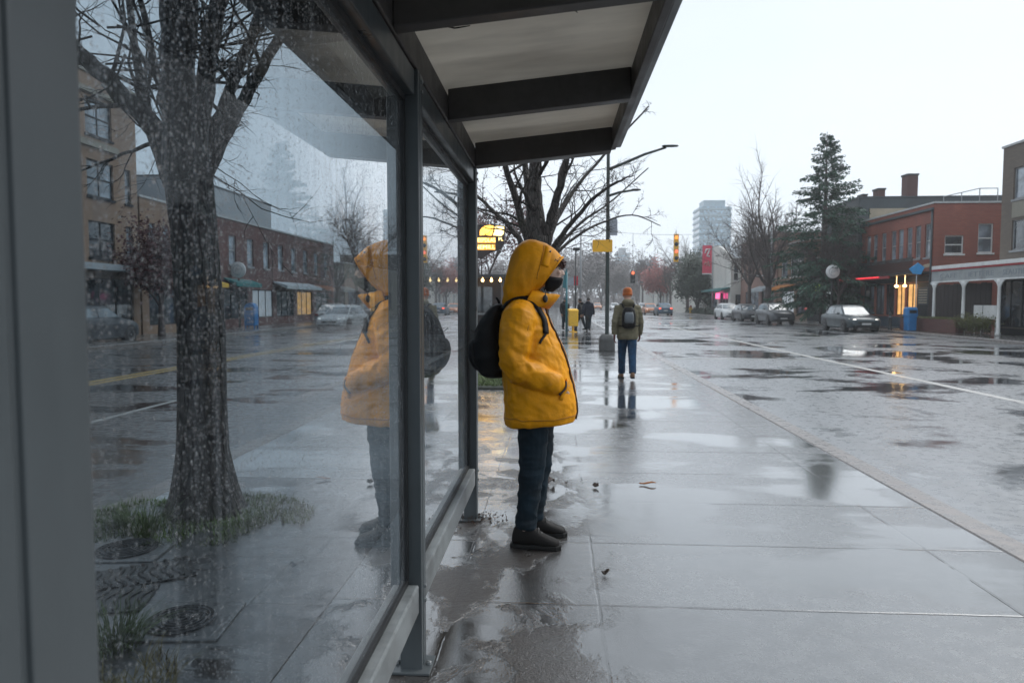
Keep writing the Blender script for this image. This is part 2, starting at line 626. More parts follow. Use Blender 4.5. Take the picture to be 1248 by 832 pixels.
def sheet(name, x0, x1, y0, y1, z, m, thick=0.0, kind='structure'):
    b = MB()
    b.box((x0, y0, z - (thick or 0.003)), (x1, y1, z))
    o = b.build(name, m)
    return tag(o, kind=kind)


RZ = -0.12                       # road level
KX, KW = 2.70, 0.22              # kerb of the street to the right
FK = 17.7                        # its far kerb
LK = -3.13                       # kerb of the street behind the shelter
LFK = -15.6
sheet('ground', -1600, 1600, -800, 2400, -0.15, M['ground'], 0.3)
sheet('road', KX + KW, FK, -30, 900, RZ, M['road'], 0.02)
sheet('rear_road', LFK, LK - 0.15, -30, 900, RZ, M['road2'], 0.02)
sheet('sidewalk', LK, KX, -12, 420, 0.0, M['walk'], 0.14)
sheet('far_sidewalk', FK + 0.15, 60, -30, 420, 0.0, M['farwalk'], 0.14)
sheet('rear_sidewalk', -60, LFK - 0.15, -30, 420, 0.0, M['farwalk'], 0.14)


def kerb(name, x, y0, y1, w):
    b = MB()
    c = 0.018
    n = int((y1 - y0) / 6)
    rr = []
    for i in range(n + 1):
        y = y0 + (y1 - y0) * i / n
        j = 0.006 * noise.noise(Vector((x, y * 0.7, 0)))
        rr.append([(x, y, -0.14), (x + w, y, -0.14), (x + w, y, 0.004 - c), (x + w - c, y, 0.006 + j), (x + c, y, 0.006 + j), (x, y, 0.004 - c)])
    b.rings(rr)
    return tag(b.build(name, M['kerb']), kind='structure')


kerb('kerb', KX + 0.001, -12, 420, KW - 0.002)
kerb('far_kerb', FK + 0.001, -30, 420, KW - 0.002)
kerb('rear_kerb', LK - 0.149, -12, 420, KW - 0.002)
kerb('rear_far_kerb', LFK - 0.149, -30, 420, KW - 0.002)

sheet('lane_line', 7.45, 7.63, -20, 190, RZ + 0.004, M['white_line'])
sheet('lane_line', 12.75, 12.87, -20, 190, RZ + 0.004, M['thin_line'])
sheet('stop_line', 3.3, 7.40, 20.0, 20.25, RZ + 0.004, M['thin_line'])
sheet('lane_line', -9.2, -9.06, -20, 190, RZ + 0.004, M['yellow_line'])
sheet('lane_line', -9.5, -9.36, -20, 190, RZ + 0.004, M['yellow_line'])
sheet('lane_line', -6.3, -6.2, -20, 190, RZ + 0.004, M['thin_line'])

# the paved bed with the tree, behind the shelter
sheet('tree_bed', -2.95, -1.12, 1.2, 5.75, 0.006, M['paver'], 0.02)

# air between here and the far end of the street
t = NT('air')
pv = t.n('ShaderNodeVolumePrincipled')
pv.inputs['Color'].default_value = (0.97, 0.985, 1.0, 1)
pv.inputs['Density'].default_value = 0.0009
pv.inputs['Anisotropy'].default_value = 0.2
t.t.links.new(pv.outputs[0], t.out.inputs['Volume'])
b = MB()
b.box((-160, -40, -1.5), (160, 520, 62))
tag(b.build('haze', t.mat), kind='stuff')

# ------------------------------------------------------------------ common materials
M['steel'] = plain('grey_painted_steel', (0.068, 0.080, 0.086), 0.38, 0.10, 3.0, 0.16, 50, spec=0.5, bd=0.002, stretch=(1, 1, .35), dirt=0.35)
M['steel_light'] = plain('worn_grey_rail', (0.19, 0.205, 0.21), 0.4, 0.2, 5.0, 0.12, 60, spec=0.5, bd=0.002, dirt=0.4)
M['beam'] = plain('dark_brown_steel_beam', (0.042, 0.040, 0.040), 0.5, 0.2, 4.0, 0.25, 40, bd=0.003, dirt=0.3)
M['gasket'] = plain('black_rubber', (0.012, 0.013, 0.014), 0.55, 0.2)
M['soffit'] = plain('stained_roof_sheet', (0.62, 0.595, 0.55), 0.45, 0.13, 1.3, 0.1, 40, stretch=(0.5, 1.6, 1), dirt=0.18)
_t = M['soffit'].node_tree                 # thin sheet: a little daylight comes through
_p = next(n for n in _t.nodes if n.type == 'BSDF_PRINCIPLED')
_tl = _t.nodes.new('ShaderNodeBsdfTranslucent')
_t.links.new(_p.inputs['Base Color'].links[0].from_socket, _tl.inputs[0])
_mx = _t.nodes.new('ShaderNodeMixShader'); _mx.inputs[0].default_value = 0.40
_t.links.new(_p.outputs[0], _mx.inputs[1]); _t.links.new(_tl.outputs[0], _mx.inputs[2])
_t.links.new(_mx.outputs[0], next(n for n in _t.nodes if n.type == 'OUTPUT_MATERIAL').inputs[0])
M['black_metal'] = plain('black_painted_metal', (0.014, 0.016, 0.017), 0.4, 0.25)
M['green_metal'] = plain('dark_green_metal', (0.016, 0.028, 0.026), 0.4, 0.25)
M['white_paint'] = plain('white_paint', (0.68, 0.69, 0.68), 0.5, 0.06, 2.0, dirt=0.2)
M['grey_paint'] = plain('grey_paint', (0.26, 0.27, 0.28), 0.5, 0.1)
M['wglass'] = window_glass('dark_window_glass')
M['wglass_pale'] = window_glass('pale_window_glass', (0.10, 0.12, 0.14))


def bark(name, col, sc=1.0):
    t = NT(name)
    v = t.obj()
    w = t.voro(t.scale(v, (14 * sc, 14 * sc, 3.2 * sc)), 1.0, 'DISTANCE_TO_EDGE')
    n = t.noise(t.scale(v, (1, 1, 0.3)), 22 * sc, 5, 0.65)
    h = t.math('ADD', t.ramp(w.outputs['Distance'], 0.0, 0.22), t.math('MULTIPLY', n, 0.7))
    c = t.mix(t.ramp(h, 0.3, 1.4), C([c * 0.35 for c in col]), C([c * 1.4 for c in col]))
    c = t.mix(t.ramp(t.noise(v, 2.0, 4), 0.52, 0.7, 0, 0.45), c, C((col[0] * 0.75, col[1] * 1.05, col[2] * 0.7)))
    return t.done(t.bsdf(Base_Color=c, Roughness=t.ramp(n, 0.3, 0.7, 0.45, 0.75), Specular_IOR_Level=0.4, Normal=t.bump(h, 0.9, 0.02)))


M['bark'] = bark('wet_dark_bark', (0.036, 0.030, 0.027), 1.5)
M['bark_grey'] = bark('wet_grey_bark', (0.075, 0.066, 0.062))
M['bark_far'] = plain('grey_brown_bark', (0.075, 0.058, 0.055), 0.75, 0.3, 3)


def leaf(name, col, var=0.45):
    t = NT(name)
    n = t.noise(t.pos(), 1.9, 4, 0.7)
    n2 = t.noise(t.pos(), 17.0, 2)
    f = t.math('ADD', t.math('MULTIPLY', n, 0.6), t.math('MULTIPLY', n2, 0.4))
    c = t.mix(t.ramp(f, 0.32, 0.68), C([c * (1 - var) for c in col]), C([c * (1 + var) for c in col]))
    return t.done(t.bsdf(Base_Color=c, Roughness=0.5, Specular_IOR_Level=0.4, Transmission_Weight=0.0))


M['needle'] = leaf('dark_green_needles', (0.028, 0.078, 0.048), 0.6)
M['red_leaf'] = leaf('dark_red_leaves', (0.085, 0.028, 0.03), 0.5)
M['pink_leaf'] = leaf('faded_red_leaves', (0.30, 0.085, 0.075), 0.4)
M['grass_leaf'] = leaf('wet_grass_blades', (0.065, 0.10, 0.022), 0.5)
M['dry_grass'] = leaf('straw_grass_blades', (0.17, 0.13, 0.045), 0.5)
M['hedge_leaf'] = leaf('hedge_leaves', (0.075, 0.082, 0.014), 0.5)
M['dark_leaf'] = leaf('evergreen_leaves', (0.03, 0.05, 0.03), 0.5)
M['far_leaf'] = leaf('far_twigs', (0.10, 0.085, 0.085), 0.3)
# ------------------------------------------------------------------ the bus shelter
GX = -0.602                     # the plane of the glass
POSTS = [0.768, 2.77, 4.74]
t = NT('rain_wet_glass')
pos = t.pos()
_x, _y, _z = t.xyz(pos)
flat = t.comb(_y, _z, 0.0)
fres = t.n('ShaderNodeFresnel'); fres.inputs['IOR'].default_value = 1.52
film_b = t.bump(t.noise(t.scale(flat, (1, 0.25, 1)), 5, 1), 0.004, 0.01)
# drops: two sizes, fewer where the water has run down
runs = t.noise(t.scale(flat, (1.0, 0.03, 1)), 34, 4, 0.6)
area = t.noise(flat, 1.3, 3)
masks = []
for sc, rad, thr in ((115.0, 0.36, 0.36), (190.0, 0.42, 0.22), (58.0, 0.28, 0.70)):
    w = t.voro(t.scale(flat, (1.0, 0.85, 1)), sc)
    cx, cy_, cz = t.xyz(w.outputs['Color'])
    keep = t.math('GREATER_THAN', t.math('ADD', t.math('MULTIPLY', cx, 0.75), t.math('MULTIPLY', t.math('SUBTRACT', t.math('ADD', t.math('MULTIPLY', area, 0.8), t.math('MULTIPLY', runs, 1.4)), 1.1), 1.1)), thr)
    rr_ = t.math('MULTIPLY', t.math('ADD', 0.45, t.math('MULTIPLY', cy_, 0.55)), rad)
    hgt = t.math('SUBTRACT', 1.0, t.math('DIVIDE', w.outputs['Distance'], rr_), clamp=True)
    masks.append(t.math('MULTIPLY', hgt, keep))
hh = t.math('MAXIMUM', t.math('MAXIMUM', masks[0], t.math('MULTIPLY', masks[1], 0.6)), masks[2])
dome = t.math('POWER', hh, 0.5)
drop_b = t.bump(dome, 1.0, 0.008)
dmask = t.ramp(hh, 0.02, 0.14)
tr = t.n('ShaderNodeBsdfTransparent'); tr.inputs[0].default_value = (0.61, 0.66, 0.69, 1)
gl = t.n('ShaderNodeBsdfGlossy'); gl.inputs['Roughness'].default_value = 0.015; gl.inputs[0].default_value = (1, 1, 1, 1)
t.put(gl.inputs['Normal'], film_b)
m1 = t.n('ShaderNodeMixShader')
gm = t.n('ShaderNodeNewGeometry')
front = t.math('SUBTRACT', 1.0, gm.outputs['Backfacing'])      # light that left the sheet's far side has already met its front
t.put(m1.inputs[0], t.math('MULTIPLY', t.math('MAXIMUM', t.ramp(fres.outputs[0], 0.112, 0.32, 0.018, 0.70), 0.0), front))
t.put(m1.inputs[1], tr.outputs[0]); t.put(m1.inputs[2], gl.outputs[0])
# a thin veil of condensation in vertical streaks
df = t.n('ShaderNodeBsdfDiffuse'); df.inputs[0].default_value = (0.55, 0.6, 0.65, 1)
tl = t.n('ShaderNodeBsdfTranslucent'); tl.inputs[0].default_value = (0.55, 0.6, 0.65, 1)
mv = t.n('ShaderNodeMixShader'); mv.inputs[0].default_value = 0.5
t.put(mv.inputs[1], df.outputs[0]); t.put(mv.inputs[2], tl.outputs[0])
veil = t.math('ADD', t.ramp(runs, 0.4, 0.75, 0.0, 0.11), t.ramp(area, 0.4, 0.75, 0.0, 0.035))
veil = t.math('ADD', veil, t.ramp(_z, 0.36, 0.47, 0.10, 0.0))
m2 = t.n('ShaderNodeMixShader')
t.put(m2.inputs[0], t.math('MULTIPLY', veil, front)); t.put(m2.inputs[1], m1.outputs[0]); t.put(m2.inputs[2], mv.outputs[0])
# the drops themselves bend the light
rf = t.n('ShaderNodeBsdfRefraction'); rf.inputs['IOR'].default_value = 1.33; rf.inputs['Roughness'].default_value = 0.03
rf.inputs[0].default_value = (0.92, 0.95, 0.97, 1)
t.put(rf.inputs['Normal'], drop_b)
gd = t.n('ShaderNodeBsdfGlossy'); gd.inputs['Roughness'].default_value = 0.08
t.put(gd.inputs['Normal'], drop_b)
m3 = t.n('ShaderNodeMixShader'); m3.inputs[0].default_value = 0.22
t.put(m3.inputs[1], rf.outputs[0]); t.put(m3.inputs[2], gd.outputs[0])
m4 = t.n('ShaderNodeMixShader')
t.put(m4.inputs[0], t.math('MULTIPLY', t.math('MULTIPLY', dmask, 0.85), front))
m5 = t.n('ShaderNodeMixShader'); m5.inputs[0].default_value = 0.22  # white scatter mixed into the drops stands in for sky light they gather
t.put(m5.inputs[1], m3.outputs[0]); t.put(m5.inputs[2], mv.outputs[0])
t.put(m4.inputs[1], m2.outputs[0]); t.put(m4.inputs[2], m5.outputs[0])
M['glass'] = t.done(m4.outputs[0])

sh = empty('bus_shelter', (-0.56, 2.77, 0), 0, 'grey steel bus shelter with rain-streaked glass walls and sloping roof', 'bus shelter')


def post_mesh(y0, y1, x0, x1, z1):
    """a square tube with a shallow groove down its street face"""
    b = MB()
    g, w = 0.007, 0.006
    ym = y0 + (y1 - y0) * 0.36
    ol = [(x0, y0), (x1, y0), (x1, ym - w), (x1 - g, ym - w), (x1 - g, ym + w), (x1, ym + w), (x1, y1), (x0, y1)]
    b.prism(ol, 0.0, z1, 'Z')
    return b


def roof_z(x):                   # underside of the roof sheet
    return 2.555 + 0.10 * (x + 0.56)


for i, y in enumerate(POSTS):
    y0, y1 = (y - 0.17, y) if i == 0 else (y - 0.045, y + 0.045)
    p = post_mesh(y0, y1, -0.625, -0.535, 2.40 if i else 2.42).build('post', M['steel'], sh, bevel=0.006, world=True)
    f = MB()
    ym = (y0 + y1) / 2
    f.box((-0.66, y0 - 0.03, 0.0), (-0.50, y1 + 0.03, 0.012))
    f.build('foot_plate', M['steel'], p, bevel=0.003, world=True)
    for sx in (-0.645, -0.515):
        q = MB(); q.lathe([(0.011, 0.012), (0.011, 0.022), (0.006, 0.026)], (sx, ym, 0), 6)
        q.build('bolt', M['steel_light'], p, world=True)
    for z in (0.275, 0.335, 2.33, 2.37):
        q = MB(); q.lathe([(0.009, -0.535), (0.009, -0.529), (0.004, -0.526)], (0, ym + 0.018, z), 8, axis='X')
        q.build('bolt', M['steel_light'], p, world=True)
BZ0, BZ1 = 0.245, 0.365
for i in range(2):
    a, c = POSTS[i] + (0.002 if i == 0 else 0.047), POSTS[i + 1] - 0.047
    b = MB(); b.box((-0.62, a, BZ0), (-0.545, c, BZ1)); b.build('bottom_rail', M['steel_light'], sh, bevel=0.008, world=True)
    b = MB(); b.box((-0.618, a, 2.30), (-0.548, c, 2.398)); b.build('top_rail', M['steel'], sh, bevel=0.006, world=True)
    # pane with its black gasket
    g = MB()
    z0, z1 = BZ1 + 0.001, 2.299
    o_, n_ = [(a, z0), (c, z0), (c, z1), (a, z1)], 0.022
    for xx in (0,):
        out = [(GX - 0.012, u, v) for u, v in o_]; outb = [(GX + 0.016, u, v) for u, v in o_]
        inn = [(a + n_, z0 + n_), (c - n_, z0 + n_), (c - n_, z1 - n_), (a + n_, z1 - n_)]
        in1 = [(GX - 0.012, u, v) for u, v in inn]; in2 = [(GX + 0.016, u, v) for u, v in inn]
        g.rings([out, outb, in2, in1], cap=False, closed=True)
    pane = MB(); pane.box((GX - 0.004, a + n_ - 0.004, z0 + n_ - 0.004), (GX + 0.004, c - n_ + 0.004, z1 - n_ + 0.004))
    po = pane.build('glass_pane', M['glass'], sh, world=True)
    g.build('gasket', M['gasket'], po, world=True)
# roof: long beam over the posts, rafters, edge beams, sheet
BEX0, BEX1 = -0.60, -0.53
b = MB(); b.box((-0.612, 0.2, 2.401), (-0.538, 4.79, 2.53)); b.build('ridge_beam', M['beam'], sh, bevel=0.006, world=True)
XR, XL = 0.365, -0.91
YN, YF = -0.9, 4.79


def slope_box(b, x0, x1, y0, y1, dz0, dz1):
    pts = []
    for dz in (dz0, dz1):
        pts += [(x0, y0, roof_z(x0) + dz), (x1, y0, roof_z(x1) + dz), (x1, y1, roof_z(x1) + dz), (x0, y1, roof_z(x0) + dz)]
    b.hexa(pts)


for y in (-0.05, 1.15, 2.35, 3.53, 4.70):
    for x0, x1 in ((-0.537, XR - 0.001), (XL + 0.001, -0.613)):
        b = MB(); slope_box(b, x0, x1, y - 0.035, y + 0.035 + (0.05 if y > 4.5 else 0), -0.155, -0.003)
        b.build('rafter', M['beam'], sh, bevel=0.005, world=True)
b = MB(); slope_box(b, XR, XR + 0.035, YN, YF, -0.13, -0.003); eb = b.build('edge_beam', M['beam'], sh, bevel=0.005, world=True)
b = MB(); slope_box(b, XR + 0.037, XR + 0.072, YN - 0.01, YF + 0.012, -0.115, 0.055); b.build('fascia', M['steel'], sh, bevel=0.006, world=True)
b = MB(); slope_box(b, XL - 0.04, XL, YN, YF, -0.12, 0.05); b.build('fascia', M['steel'], sh, bevel=0.006, world=True)
b = MB(); slope_box(b, XL, XR + 0.036, YN, YF + 0.01, 0.0, 0.022); b.build('roof', M['soffit'], sh, world=True)
# twigs washed onto the roof frame
for nm, pts, r in (('twig', [(-0.01, 2.62, 2.605), (0.03, 2.60, 2.585), (0.075, 2.585, 2.54)], 0.004), ('twig', [(-0.44, 2.70, 2.555), (-0.39, 2.72, 2.548), (-0.33, 2.72, 2.556)], 0.0045)):
    b = MB(); b.tube(pts, [r, r * 0.8, r * 0.4], 5)
    o = b.build(nm, M['bark'])
    tag(o, 'thin dark twig hanging from the rafter under the shelter roof' if r < 0.0042 else 'short dark twig caught at the roof beam above the glass', 'twig')
# ------------------------------------------------------------------ people (local frame: facing +X, left side +Y, feet at z = 0)
M['skin'] = plain('skin', (0.46, 0.27, 0.20), 0.5, 0.08, 12, 0.06)
M['skin_pale'] = plain('pale_skin', (0.52, 0.36, 0.29), 0.45, 0.1, 14, 0.08, coat=0.1)
M['eye'] = plain('eye', (0.25, 0.24, 0.23), 0.15, 0.05)
M['yellow'] = cloth('yellow_waxed_cotton', (0.76, 0.31, 0.004), 900, 0.52, 0.0, 0.10, 0.75, 0.28)
M['yellow_dark'] = cloth('rusty_orange_lining', (0.36, 0.11, 0.018), 900, 0.7)
M['navy'] = cloth('dark_navy_denim', (0.008, 0.018, 0.027), 1200, 0.75, 0.0, 0.25, 0.6)
M['jeans'] = cloth('blue_denim', (0.014, 0.045, 0.095), 1200, 0.8, 0.0, 0.25, 0.5)
M['black_cloth'] = cloth('black_nylon', (0.004, 0.004, 0.005), 1500, 0.6, 0.0, 0.2, 0.4)
M['strap'] = cloth('black_webbing', (0.005, 0.005, 0.006), 2500, 0.65, 0.0)
M['olive'] = cloth('olive_cotton', (0.145, 0.130, 0.085), 900, 0.8, 0.0, 0.15, 0.5)
M['grey_cloth'] = cloth('grey_nylon', (0.12, 0.135, 0.15), 900, 0.6)
M['rust_knit'] = cloth('rust_orange_knit', (0.42, 0.11, 0.025), 300, 0.9, 0.3, 0.2, 0.6)
M['boot'] = plain('worn_black_leather', (0.005, 0.0042, 0.004), 0.62, 0.3, 9, 0.6, 40, bd=0.003, spec=0.25)
M['boot_brown'] = plain('brown_leather', (0.13, 0.062, 0.025), 0.5, 0.3, 9, 0.4, 40)
M['sole'] = plain('black_rubber_sole', (0.005, 0.005, 0.005), 0.6, 0.2, 20, 0.3, spec=0.3)
M['zip'] = plain('brown_zip_tape', (0.045, 0.018, 0.008), 0.6, 0.3, 40, 0.5, 300)
M['seam'] = cloth('stitched_seam', (0.42, 0.16, 0.004), 900, 0.7)
M['lace'] = cloth('grey_laces', (0.09, 0.088, 0.085), 2000, 0.8)
M['hair_red'] = plain('dark_auburn_hair', (0.055, 0.014, 0.009), 0.38, 0.35, 60, 0.4)
M['hair_dark'] = plain('dark_hair', (0.02, 0.014, 0.011), 0.45, 0.3, 60, 0.4)
M['mask'] = cloth('black_face_mask', (0.005, 0.005, 0.006), 1500, 0.8, 0.0)
M['blue_cloth'] = cloth('dark_blue_nylon', (0.010, 0.014, 0.026), 900, 0.7, 0.0)
M['glove'] = cloth('dark_red_wool', (0.10, 0.018, 0.02), 600, 0.9)


def sup(cx, cy, z, a, b, n=20, e=2.3, af=None, tilt=0.0):
    """a superellipse ring in a near-level plane; af: a different half depth at the front"""
    out = []
    for j in range(n):
        t_ = 2 * PI * j / n
        c, s = math.cos(t_), math.sin(t_)
        rx = (af if (af and c > 0) else a)
        x = rx * math.copysign(abs(c) ** (2 / e), c)
        y = b * math.copysign(abs(s) ** (2 / e), s)
        out.append(Vector((cx + x, cy + y, z + tilt * x)))
    return out


HEAD = [(0.0, .082, .015, .028), (.05, .092, -.012, .042), (.13, .097, -.038, .053), (.22, .095, -.056, .061), (.31, .094, -.070, .066),
        (.42, .093, -.084, .070), (.50, .087, -.093, .073), (.60, .095, -.099, .0755), (.70, .092, -.101, .076), (.80, .078, -.096, .071),
        (.89, .055, -.080, .059), (.96, .024, -.052, .036), (1.0, -.005, -.028, .008)]


def head(mb, base, h=0.232, pitch=0.0, rings=True):
    """a head with brow, nose, lips, chin and ears; base: the point under the chin at the neck axis"""
    M4 = Matrix.Translation(Vector(base)) @ Matrix.Rotation(pitch, 4, 'Y')
    k = h / 0.232
    sub = MB()
    rr = []
    for t_, f, bk, w in HEAD:
        c, a = (f + bk) / 2 * k, (f - bk) / 2 * k
        rr.append(sup(c, 0, t_ * h, a, w * k, 20, 2.15))
    sub.rings(rr)
    P = lambda x, y, z: Vector((x * k, y * k, z * h))
    # nose
    sub.rings([[P(.088, .008, .57), P(.088, -.008, .57), P(.083, -.008, .55), P(.083, .008, .55)],
               [P(.112, .010, .43), P(.112, -.010, .43), P(.085, -.014, .43), P(.085, .014, .43)],
               [P(.120, .013, .365), P(.120, -.013, .365), P(.085, -.02, .34), P(.085, .02, .34)],
               [P(.100, .012, .33), P(.100, -.012, .33), P(.085, -.015, .325), P(.085, .015, .325)]])
    for sy in (-1, 1):
        sub.ell(P(.080, sy * .031, .595), P(.016, .026, .03), 8, 6)        # brow
        sub.ell(P(-.008, sy * .077, .46), P(.018, .008, .145), 8, 6)       # ear
        sub.ell(P(.078, sy * .040, .40), P(.016, .022, .07), 8, 6)         # cheekbone
    sub.ell(P(.094, 0, .235), P(.010, .024, .026), 8, 6)                   # lips
    sub.ell(P(.092, 0, .19), P(.011, .021, .03), 8, 6)
    sub.ell(P(.085, 0, .07), P(.014, .02, .06), 8, 6)                      # chin
    mb._add([M4 @ Vector(v) for v in sub.v], sub.f)
    return M4


def eyes(parent, M4, h=0.232):
    for sy in (-1, 1):
        b = MB()
        b.ell(M4 @ Vector((.0775, sy * .031, .505 * h)), (.0125, .0125, .0125), 10, 8)
        b.build('eye', M['eye'], parent, True)


def hand(mb, wr, d, side, curl=0.5, size=1.0, palm_n=None):
    """palm, four fingers of unequal length with bends, and a thumb from the side of the palm"""
    d = Vector(d).normalized()
    n = Vector(palm_n) if palm_n is not None else Vector((0, -side, 0))   # the way the palm faces
    n = (n - d * n.dot(d)).normalized()
    w = d.cross(n)                                                         # across the palm
    if w.x < 0: w = -w                                                     # thumb side is forward
    wr = Vector(wr)
    s = size
    rr = []
    for t_, hw, th in ((-0.01, .026, .019), (.02, .034, .018), (.05, .041, .016), (.085, .041, .013), (.10, .036, .010)):
        c = wr + d * t_ * s
        rr.append([c + w * (hw * s * math.cos(2 * PI * j / 10)) + n * (th * s * math.sin(2 * PI * j / 10)) for j in range(10)])
    mb.rings(rr)
    for k, (off, ln) in enumerate(((.029, .072), (.010, .082), (-.010, .076), (-.029, .058))):
        p = wr + d * .088 * s + w * off * s
        pts, a = [p], 0.0
        for seg in (.45, .32, .23):
            a += curl * (0.55 if seg > .4 else 0.8)
            p = p + (d * math.cos(a) + n * math.sin(a)) * ln * seg * s
            pts.append(p)
        mb.tube(pts, [.0098 * s, .0092 * s, .0082 * s, .0062 * s], 7)
    p = wr + d * .028 * s + w * .030 * s
    q1 = p + (w * .6 + d * .75 + n * .25).normalized() * .042 * s
    q2 = q1 + (w * .15 + d * .9 + n * .4).normalized() * .032 * s
    mb.tube([wr + d * .018 * s + w * .012 * s, p, q1, q2], [.013 * s, .0135 * s, .011 * s, .008 * s], 7)


def body(parent, P, skin, voxel=0.009, hands=True):
    """one continuous figure; P: joints by name, pairs keyed ('elbow', side)"""
    mb = MB()
    hz = P['hip_z']
    nb = Vector(P['neck'])
    tx = P.get('lean', 0.0)
    for z, a, b_ in ():
        pass
    top = nb.z
    rr = []
    for f, a, w in ((-.10, .10, .145), (0.0, .115, .165), (.2, .11, .15), (.42, .105, .145), (.65, .12, .165), (.86, .115, .175), (.96, .09, .14), (1.03, .06, .075)):
        z = hz + (top - hz) * f
        x = P['hip_x'] + (nb.x - P['hip_x']) * max(f, 0)
        rr.append(sup(x, 0, z, a, w, 18, 2.3))
    mb.rings(rr)
    hb = Vector(P['chin'])
    mb.tube([nb + Vector((-.005, 0, -.05)), nb + Vector((0, 0, .04)), hb + Vector((-.02, 0, .06))], [.064, .058, .058], 12)
    M4 = head(mb, hb, P.get('head_h', .232), P.get('pitch', 0.0))
    for s in (-1, 1):
        mb.tube([P['shoulder', s], (Vector(P['shoulder', s]) * .6 + Vector(P['elbow', s]) * .4), P['elbow', s], (Vector(P['elbow', s]) * .65 + Vector(P['wrist', s]) * .35), P['wrist', s]],
                [.058, .052, .041, .043, .028], 10)
        mb.ell(P['shoulder', s], (.062, .06, .06), 10, 8)
        hd = Vector(P['wrist', s]) - Vector(P['elbow', s])
        hand(mb, P['wrist', s], P.get(('hand_dir', s), hd), s, P.get(('curl', s), 0.5))
        hp, kn, an = Vector(P['hip', s]), Vector(P['knee', s]), Vector(P['ankle', s])
        mb.tube([hp, hp * .5 + kn * .5, kn, kn * .62 + an * .38, an], [.088, .076, .057, .058, .038], 12)
        td = Vector(P['toe', s]) - an
        mb.tube([an + Vector((0, 0, 0)) - td * .28, an + td * .35, Vector(P['toe', s])], [.026, .024, .016], 8)
    me = voxel_mesh(mb, voxel, 3)
    link_mesh('body', me, skin, parent, True)
    return M4


def folds(me, amp, fz=22, fx=7, seed=0.0, extra=None):
    """creases of cloth: mostly across the limb, uneven"""
    def fn(c, n):
        w = noise.noise(Vector((c.x * fx, c.y * fx, c.z * fz)) + Vector((seed, 0, 0)))
        w2 = noise.noise(Vector((c.x * fx * 2.3 + c.z * 9, c.y * fx * 2.3, c.z * fz * 1.6)) + Vector((0, seed, 3)))
        big = noise.noise(c * 4.0 + Vector((seed, seed, 1)))
        d = amp * ((1 - abs(w)) ** 3 - 0.5 + 0.5 * w2 * (0.5 + big))
        if extra: d += extra(c, n)
        return d
    displace(me, fn)


def shoe(parent, an, toe, m, ms, h=0.11, name='shoe', low=0.0, L=0.30):
    an, toe = Vector(an), Vector(toe)
    d = toe - an
    d.z = 0
    d.normalize()
    w = Vector((-d.y, d.x, 0))
    heel = Vector((an.x, an.y, 0)) - d * 0.085
    lift = Vector((0, 0, low))
    up, so = MB(), MB()
    rr = []
    for t_, hw, z in ((0.0, .022, .075), (.03, .036, h), (.095, .043, h + .004), (.125, .044, h - .004), (.155, .043, h * .74), (.195, .046, h * .56), (.24, .049, .078), (.275, .044, .066), (.298, .024, .050)):
        c = heel + d * t_ * (L / .30) + lift
        rr.append([c + w * x + Vector((0, 0, zz)) for x, zz in ((-hw, .022), (-hw, z * .55), (-hw * .78, z * .9), (0, z), (hw * .78, z * .9), (hw, z * .55), (hw, .022), (0, .02))])
    up.rings(rr)
    u = up.build(name, m, parent, True, sub=1)
    rr = []
    for t_, hw in ((-.006, .022), (.02, .040), (.10, .043), (.17, .041), (.23, .050), (.28, .044), (.308, .018)):
        c = heel + d * t_ * (L / .30) + lift
        rr.append([c + w * x + Vector((0, 0, zz)) for x, zz in ((-hw, .001), (-hw, .03), (hw, .03), (hw, .001))])
    so.rings(rr)
    so.build('sole', ms, u, False, bevel=0.006)
    lc = MB()
    for k in range(4):
        c = heel + d * (.128 + .02 * k) * (L / .30) + lift + Vector((0, 0, h * (.96 - .14 * k)))
        lc.tube([c - w * .030 - Vector((0, 0, .010)), c + Vector((0, 0, .010)), c + w * .030 - Vector((0, 0, .010))], .0042, 5)
    lc.build('lace', M['lace'], u, True)
    return u


def trousers(parent, P, m, voxel=0.009, r=(.105, .10, .083, .072, .068), seed=2.0, amp=.006, fz=20):
    mb = MB()
    for s in (-1, 1):
        hp, kn, an = Vector(P['hip', s]), Vector(P['knee', s]), Vector(P['ankle', s])
        end = an + (an - kn).normalized() * P.get('hem', -.015)
        mb.tube([hp + Vector((0, 0, .04)), hp * .5 + kn * .5, kn, kn * .5 + end * .5, end], r, 16)
    rr = [sup(P['hip_x'], 0, P['hip_z'] + dz, .115, .165, 18, 2.3) for dz in (-.06, .0, .12)]
    mb.rings(rr)
    me = voxel_mesh(mb, voxel, 5)
    zk = (Vector(P['knee', 1]).z + Vector(P['knee', -1]).z) / 2

    def ex(c, n):
        k = math.exp(-((c.z - zk) / .10) ** 2) * .6 + math.exp(-((c.z - .16) / .09) ** 2) * 1.0
        return amp * .9 * k * noise.noise(Vector((c.x * 6 + seed, c.y * 6, c.z * 46)))
    folds(me, amp, fz, 8, seed, ex)
    return link_mesh('trousers', me, m, parent, True)


